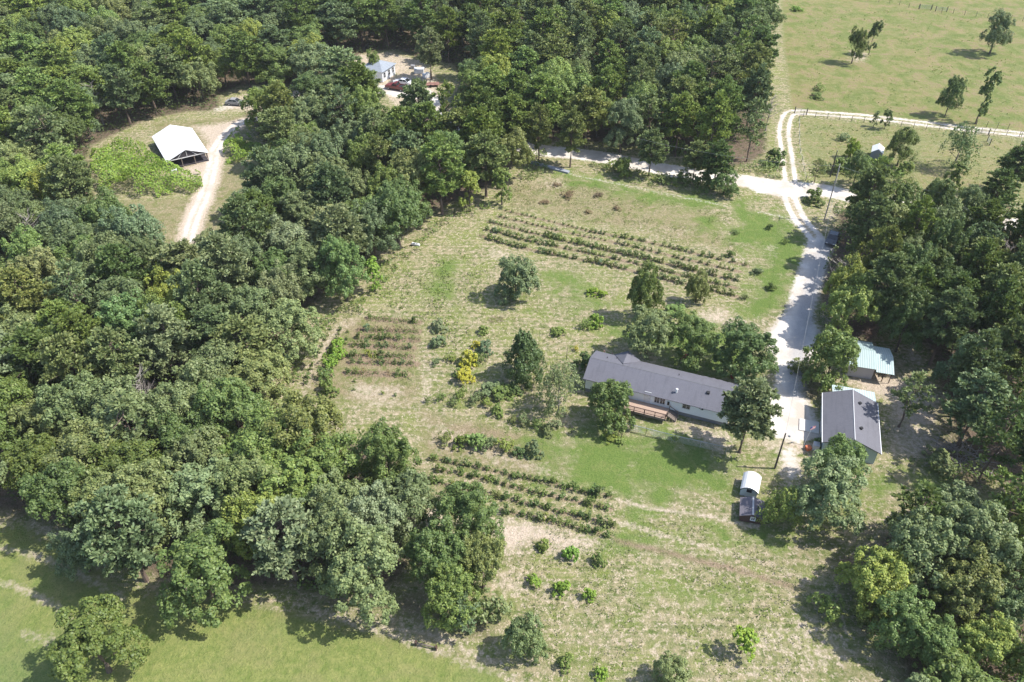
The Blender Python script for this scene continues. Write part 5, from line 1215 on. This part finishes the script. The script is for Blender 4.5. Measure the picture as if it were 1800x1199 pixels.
ordq = ['first', 'second', 'third', 'fourth', 'fifth', 'sixth', 'seventh', 'eighth', 'ninth']
for ri, row in enumerate(ROWS_SQ):
    sparse = ri >= 7
    for (x, y, t) in along(row, [1.3, .95, 1.0, .9, .85, 1.15, 1.25, 2.8, 2.3][ri]):
        if rng.random() < 0.12: continue
        s = rng.uniform(0.62, 1.0) if not sparse else rng.uniform(.35, .55)
        part = 'wood end' if t < .33 else 'middle' if t < .67 else 'field end'
        tn = (['brown', 'olive green', 'grey green', 'dark green'] if ri in (1, 2, 3, 5, 6) else ['dark green', 'mid green', 'olive green', 'yellow green'])[int(rng.integers(4))]
        sz = 'small' if s < .58 else 'fuller'
        bush('plot_bush', x, y, s, s * 1.1, tn, f"{sz} {tn} bush at the {part} of the {ordq[ri]} row of the square plot", 'bushes of the square planted plot', sh=int(rng.integers(4, 6)) if tn == 'brown' or rng.random() < .3 else None, world=True)
for ri, row in enumerate(ROWS_SLANT):
    for (x, y, t) in along(row, 1.35):
        tn = ['dark green', 'mid green', 'olive green'][int(rng.integers(3))]; s = rng.uniform(.4, .75)
        part = 'upper' if t < .33 else 'middle' if t < .67 else 'lower'
        bush('slant_bush', x, y, s, s, tn, f"{tn} bush in the {part} part of the {['outermost','second','inner'][ri]} slanting row beside the plot", 'bushes of the slanting rows', world=True)
SH = [   # x, y, radius, height, tone, label
 (594,620,1.7,2.0,'bright green','bright green shrub at the slanting rows'), (586,645,1.8,2.2,'bright green','brightest low shrub below the other bright one at the slanting rows'),
 (571,664,1.3,1.8,'mid green','green shrub below the bright shrubs of the slanting rows'), (578,690,1.5,2.0,'mid green','lowest green shrub of the slanting rows'),
 (772,580,1.4,1.6,'pale green','greyish bush at the upper corner of the plot path'), (769,606,1.3,1.5,'grey green','second greyish bush beside the plot path'),
 (768,640,.9,1.1,'grey green','small greyish bush beside the plot path'), (792,634,1.1,1.0,'mid green','low green bush left of the golden shrubs'),
 (825,640,1.5,2.2,'golden','upper golden yellow shrub in the field'), (818,668,1.5,2.1,'golden','lower golden yellow shrub in the field'), (838,610,.8,1.2,'golden','small golden sprig above the golden shrubs'),
 (852,618,1.4,1.6,'blue green','blue green bush above the golden shrubs'), (806,660,.8,1.2,'light green','small light bush touching the golden shrubs'), (843,635,1.1,1.5,'dark green','dark bush between golden shrub and blue green bush'),
 (850,585,.9,1.2,'light green','small light bush above the golden shrubs in the field'),
 (752,706,.6,1.0,'olive green','smallest sapling at the path end of the middle row'), (776,704,.8,1.4,'light green','light sapling with leaning leaves in the middle row'), (798,712,.9,1.3,'olive green','olive sapling in the middle row'),
 (811,700,1.1,1.8,'light green','leafy sapling in the middle row below the golden shrubs'), (838,706,1.3,1.7,'grey green','widest bush of the middle row'), (856,712,.8,1.3,'light green','light bush right of the widest middle row bush'),
 (875,728,1.0,1.7,'light green','sapling past the widest bush of the middle row'), (903,742,.8,1.2,'olive green','olive sapling in the lower half of the middle row'), (920,742,1.0,1.5,'grey green','grey green sapling in the lower half of the middle row'),
 (945,750,1.1,1.4,'light green','spreading light sapling near the end of the middle row'), (960,763,1.0,1.3,'grey green','thin sapling last but one in the middle row'), (976,750,1.1,1.2,'pale green','pale sapling ending the middle row'),
 (786,776,1.3,1.6,'olive green','first round shrub of the row of five'), (811,781,1.3,1.5,'mid green','second round shrub of the row of five'), (836,781,1.5,1.9,'light green','largest shrub in the middle of the row of five'),
 (860,786,1.3,1.6,'olive green','fourth shrub of the row of five'), (886,790,1.5,1.8,'light green','last shrub of the row of five'), (913,799,.9,1.2,'dark green','small dark shrub after the row of five'),
 (938,799,1.3,1.9,'blue green','blue green shrub at the end of the row of five'),
 (865,690,1.8,1.7,'grey green','grey green shrub under the open thin leaved tree'), (884,694,1.7,1.5,'mid green','low hedge shrub beside the cedar shadow'), (905,690,1.2,1.3,'dark green','dark low shrub in the cedar shadow'),
 (980,586,1.3,1.0,'light green','low flat shrub above the post in the field'), (1028,575,1.2,1.5,'light green','left one of two bright shrubs above the long home'), (1047,572,1.4,1.9,'bright green','brighter taller one of two shrubs above the long home'),
 (1040,515,1.1,.9,'bright green','left half of the low bright hedge in the field'), (1056,519,1.1,.9,'bright green','right half of the low bright hedge in the field'), (1013,616,.5,.9,'golden','tiny golden shrub left of the long home'),
 (1188,550,2.0,1.4,'light green','spreading light shrub between the tree and the orchard rows'), (1030,645,1.6,2.6,'dark green','dark shrub at the end wall of the long home'),
 (955,964,.9,1.3,'light green','upper left of the six round bushes'), (1002,978,1.1,1.6,'bright green','upper middle of the six round bushes'), (1052,990,.9,1.3,'mid green','upper right of the six round bushes'),
 (939,1025,.9,1.3,'bright green','lower left of the six round bushes'), (986,1039,1.1,1.5,'bright green','lower middle of the six round bushes'), (1036,1050,.8,1.3,'bright green','lower right of the six round bushes'),
 (994,1170,1.0,1.6,'light green','bush below the six round bushes'), (1057,1188,.8,1.1,'bright green','small bright bush near the lower frame edge'),
 (1447,1082,2.0,3.0,'light green','big ball shaped shrub near the corner wood'), (862,1092,2.6,3.6,'grey green','grey shrub closing the tip of the western wood'),
 (1400,560,1.2,1.6,'light green','x'), (1190,268,2.0,3.0,'mid green','shrub across the dirt road among the roadside trees'), (1082,300,2.3,2.4,'light green','light shrub on the road verge at the field head'),
 (1205,322,2.6,2.6,'dark green','dark roadside shrub above the field'), (1240,330,2.4,2.8,'dark green','dark roadside shrub closer to the junction'), (1165,318,1.8,1.8,'olive green','olive roadside shrub above the field'),
 (1430,355,2.3,2.4,'dark green','dark shrub in the triangle between road and drive'), (1478,300,2.4,2.8,'mid green','shrub at the foot of the tall utility pole'), (1450,300,1.8,1.8,'olive green','low shrub in the paddock corner'),
 (1400,18,2.0,1.2,'bright green','bright weed clump at the top of the big pasture'), (1440,158,1.6,1.6,'light green','upper weed clump in the pasture beyond the bend'), (1436,172,1.8,1.0,'mid green','lower weed clump in the pasture beyond the bend'),
 (1482,245,1.8,1.4,'olive green','brownish bush in the middle of the paddock'), (1362,288,2.4,3.2,'mid green','leafy shrub inside the bend of the ruts track'),
 (1397,648,1.8,1.4,'olive green','low olive shrub where the driveway meets the leafy tree'), (1417,652,1.7,1.2,'olive green','low shrub in the shade beside the driveway'),
 (1520,1090,2.2,2.4,'olive green','olive shrub on the edge of the corner wood'), (1507,1045,1.8,2.2,'olive green','pale shrub at the bend of the corner wood edge'), (1650,815,2.4,1.6,'grey green','weedy shrub beside the fallen branches'),
 (1440,780,1.0,1.0,'mid green','low shrub at the garage corner'), (1000,345,1.6,.9,'brown','half bare shrub among the weeds at the field head'), (1052,345,1.1,.8,'brown','brown shrub right of the half bare one at the field head'),
 (979,326,.9,.6,'brown','small brown clump under the field corner'), (958,357,1.1,.6,'brown','flat brown clump above the first orchard row'), (1034,374,.8,.6,'brown','brown clump close to the first orchard row'), (1085,368,.9,.7,'brown','brown clump furthest along the field head'),
 (1283,450,.9,1.1,'mid green','small shrub above the driveway end of the first orchard row'), (1379,428,.7,1.0,'mid green','small sapling on the lawn beside the drive bend'), (1352,402,.7,1.0,'dark green','sapling on the lawn nearer the road junction'),
 (1330,480,1.1,.9,'grey green','grey shrub on the lawn beside the orchard end'), (1355,508,.9,1.2,'mid green','sapling on the lawn above the driveway bend'), (1292,410,.9,.7,'dark green','dark clump on the lawn above the orchard end'),
 (1308,525,.8,.9,'grey green','grey bush past the lowest orchard row end'), (1128,612,.9,1.0,'red','red leafed shrub behind the long home nearest its dormer'), (1296,664,.9,1.0,'red','red leafed shrub under the large dark shade tree'),
 (1205,632,.8,.9,'red','small red leafed shrub behind the middle of the home'), (1072,772,1.1,.7,'light green','low plants in the small bed beside the fence'), (1090,776,.9,.6,'yellow green','yellowish plants in the small bed beside the fence'),
]
for n_, (x, y, r, h, tn, lab) in enumerate(SH):
    if lab == 'x': continue
    v = int(rng.integers(3)) if tn not in ('brown', 'olive green') else 1
    p = PROTO['shrub', v]; g = G(x, y); o = link('shrub', p['crown'], None, (g.x, g.y, -0.04), rng.random() * 6.28); s = r / p['r']; o.scale = (s, s * rng.uniform(.9, 1.1), h / p['h'])
    o.color = tint(tn, .05); tag(o, lab, 'shrub'); TREES.append((g.x, g.y, 0))


# ------------------------------------------------------------------ air
m, nt, bs = newmat('haze'); nt.nodes.remove(bs); pv = N(nt, 'ShaderNodeVolumePrincipled'); pv.inputs['Color'].default_value = (0.90, 0.94, 1.0, 1); pv.inputs['Density'].default_value = 0.00010; pv.inputs['Anisotropy'].default_value = 0.0
nt.links.new(pv.outputs[0], nt.nodes['Material Output'].inputs['Volume'])
hb = MB(); hb.box((0, 400, 39), (5200, 5000, 82)); o = hb.build('haze', m); tag(o, kind='stuff', label='thin summer haze over the whole valley', cat='haze')
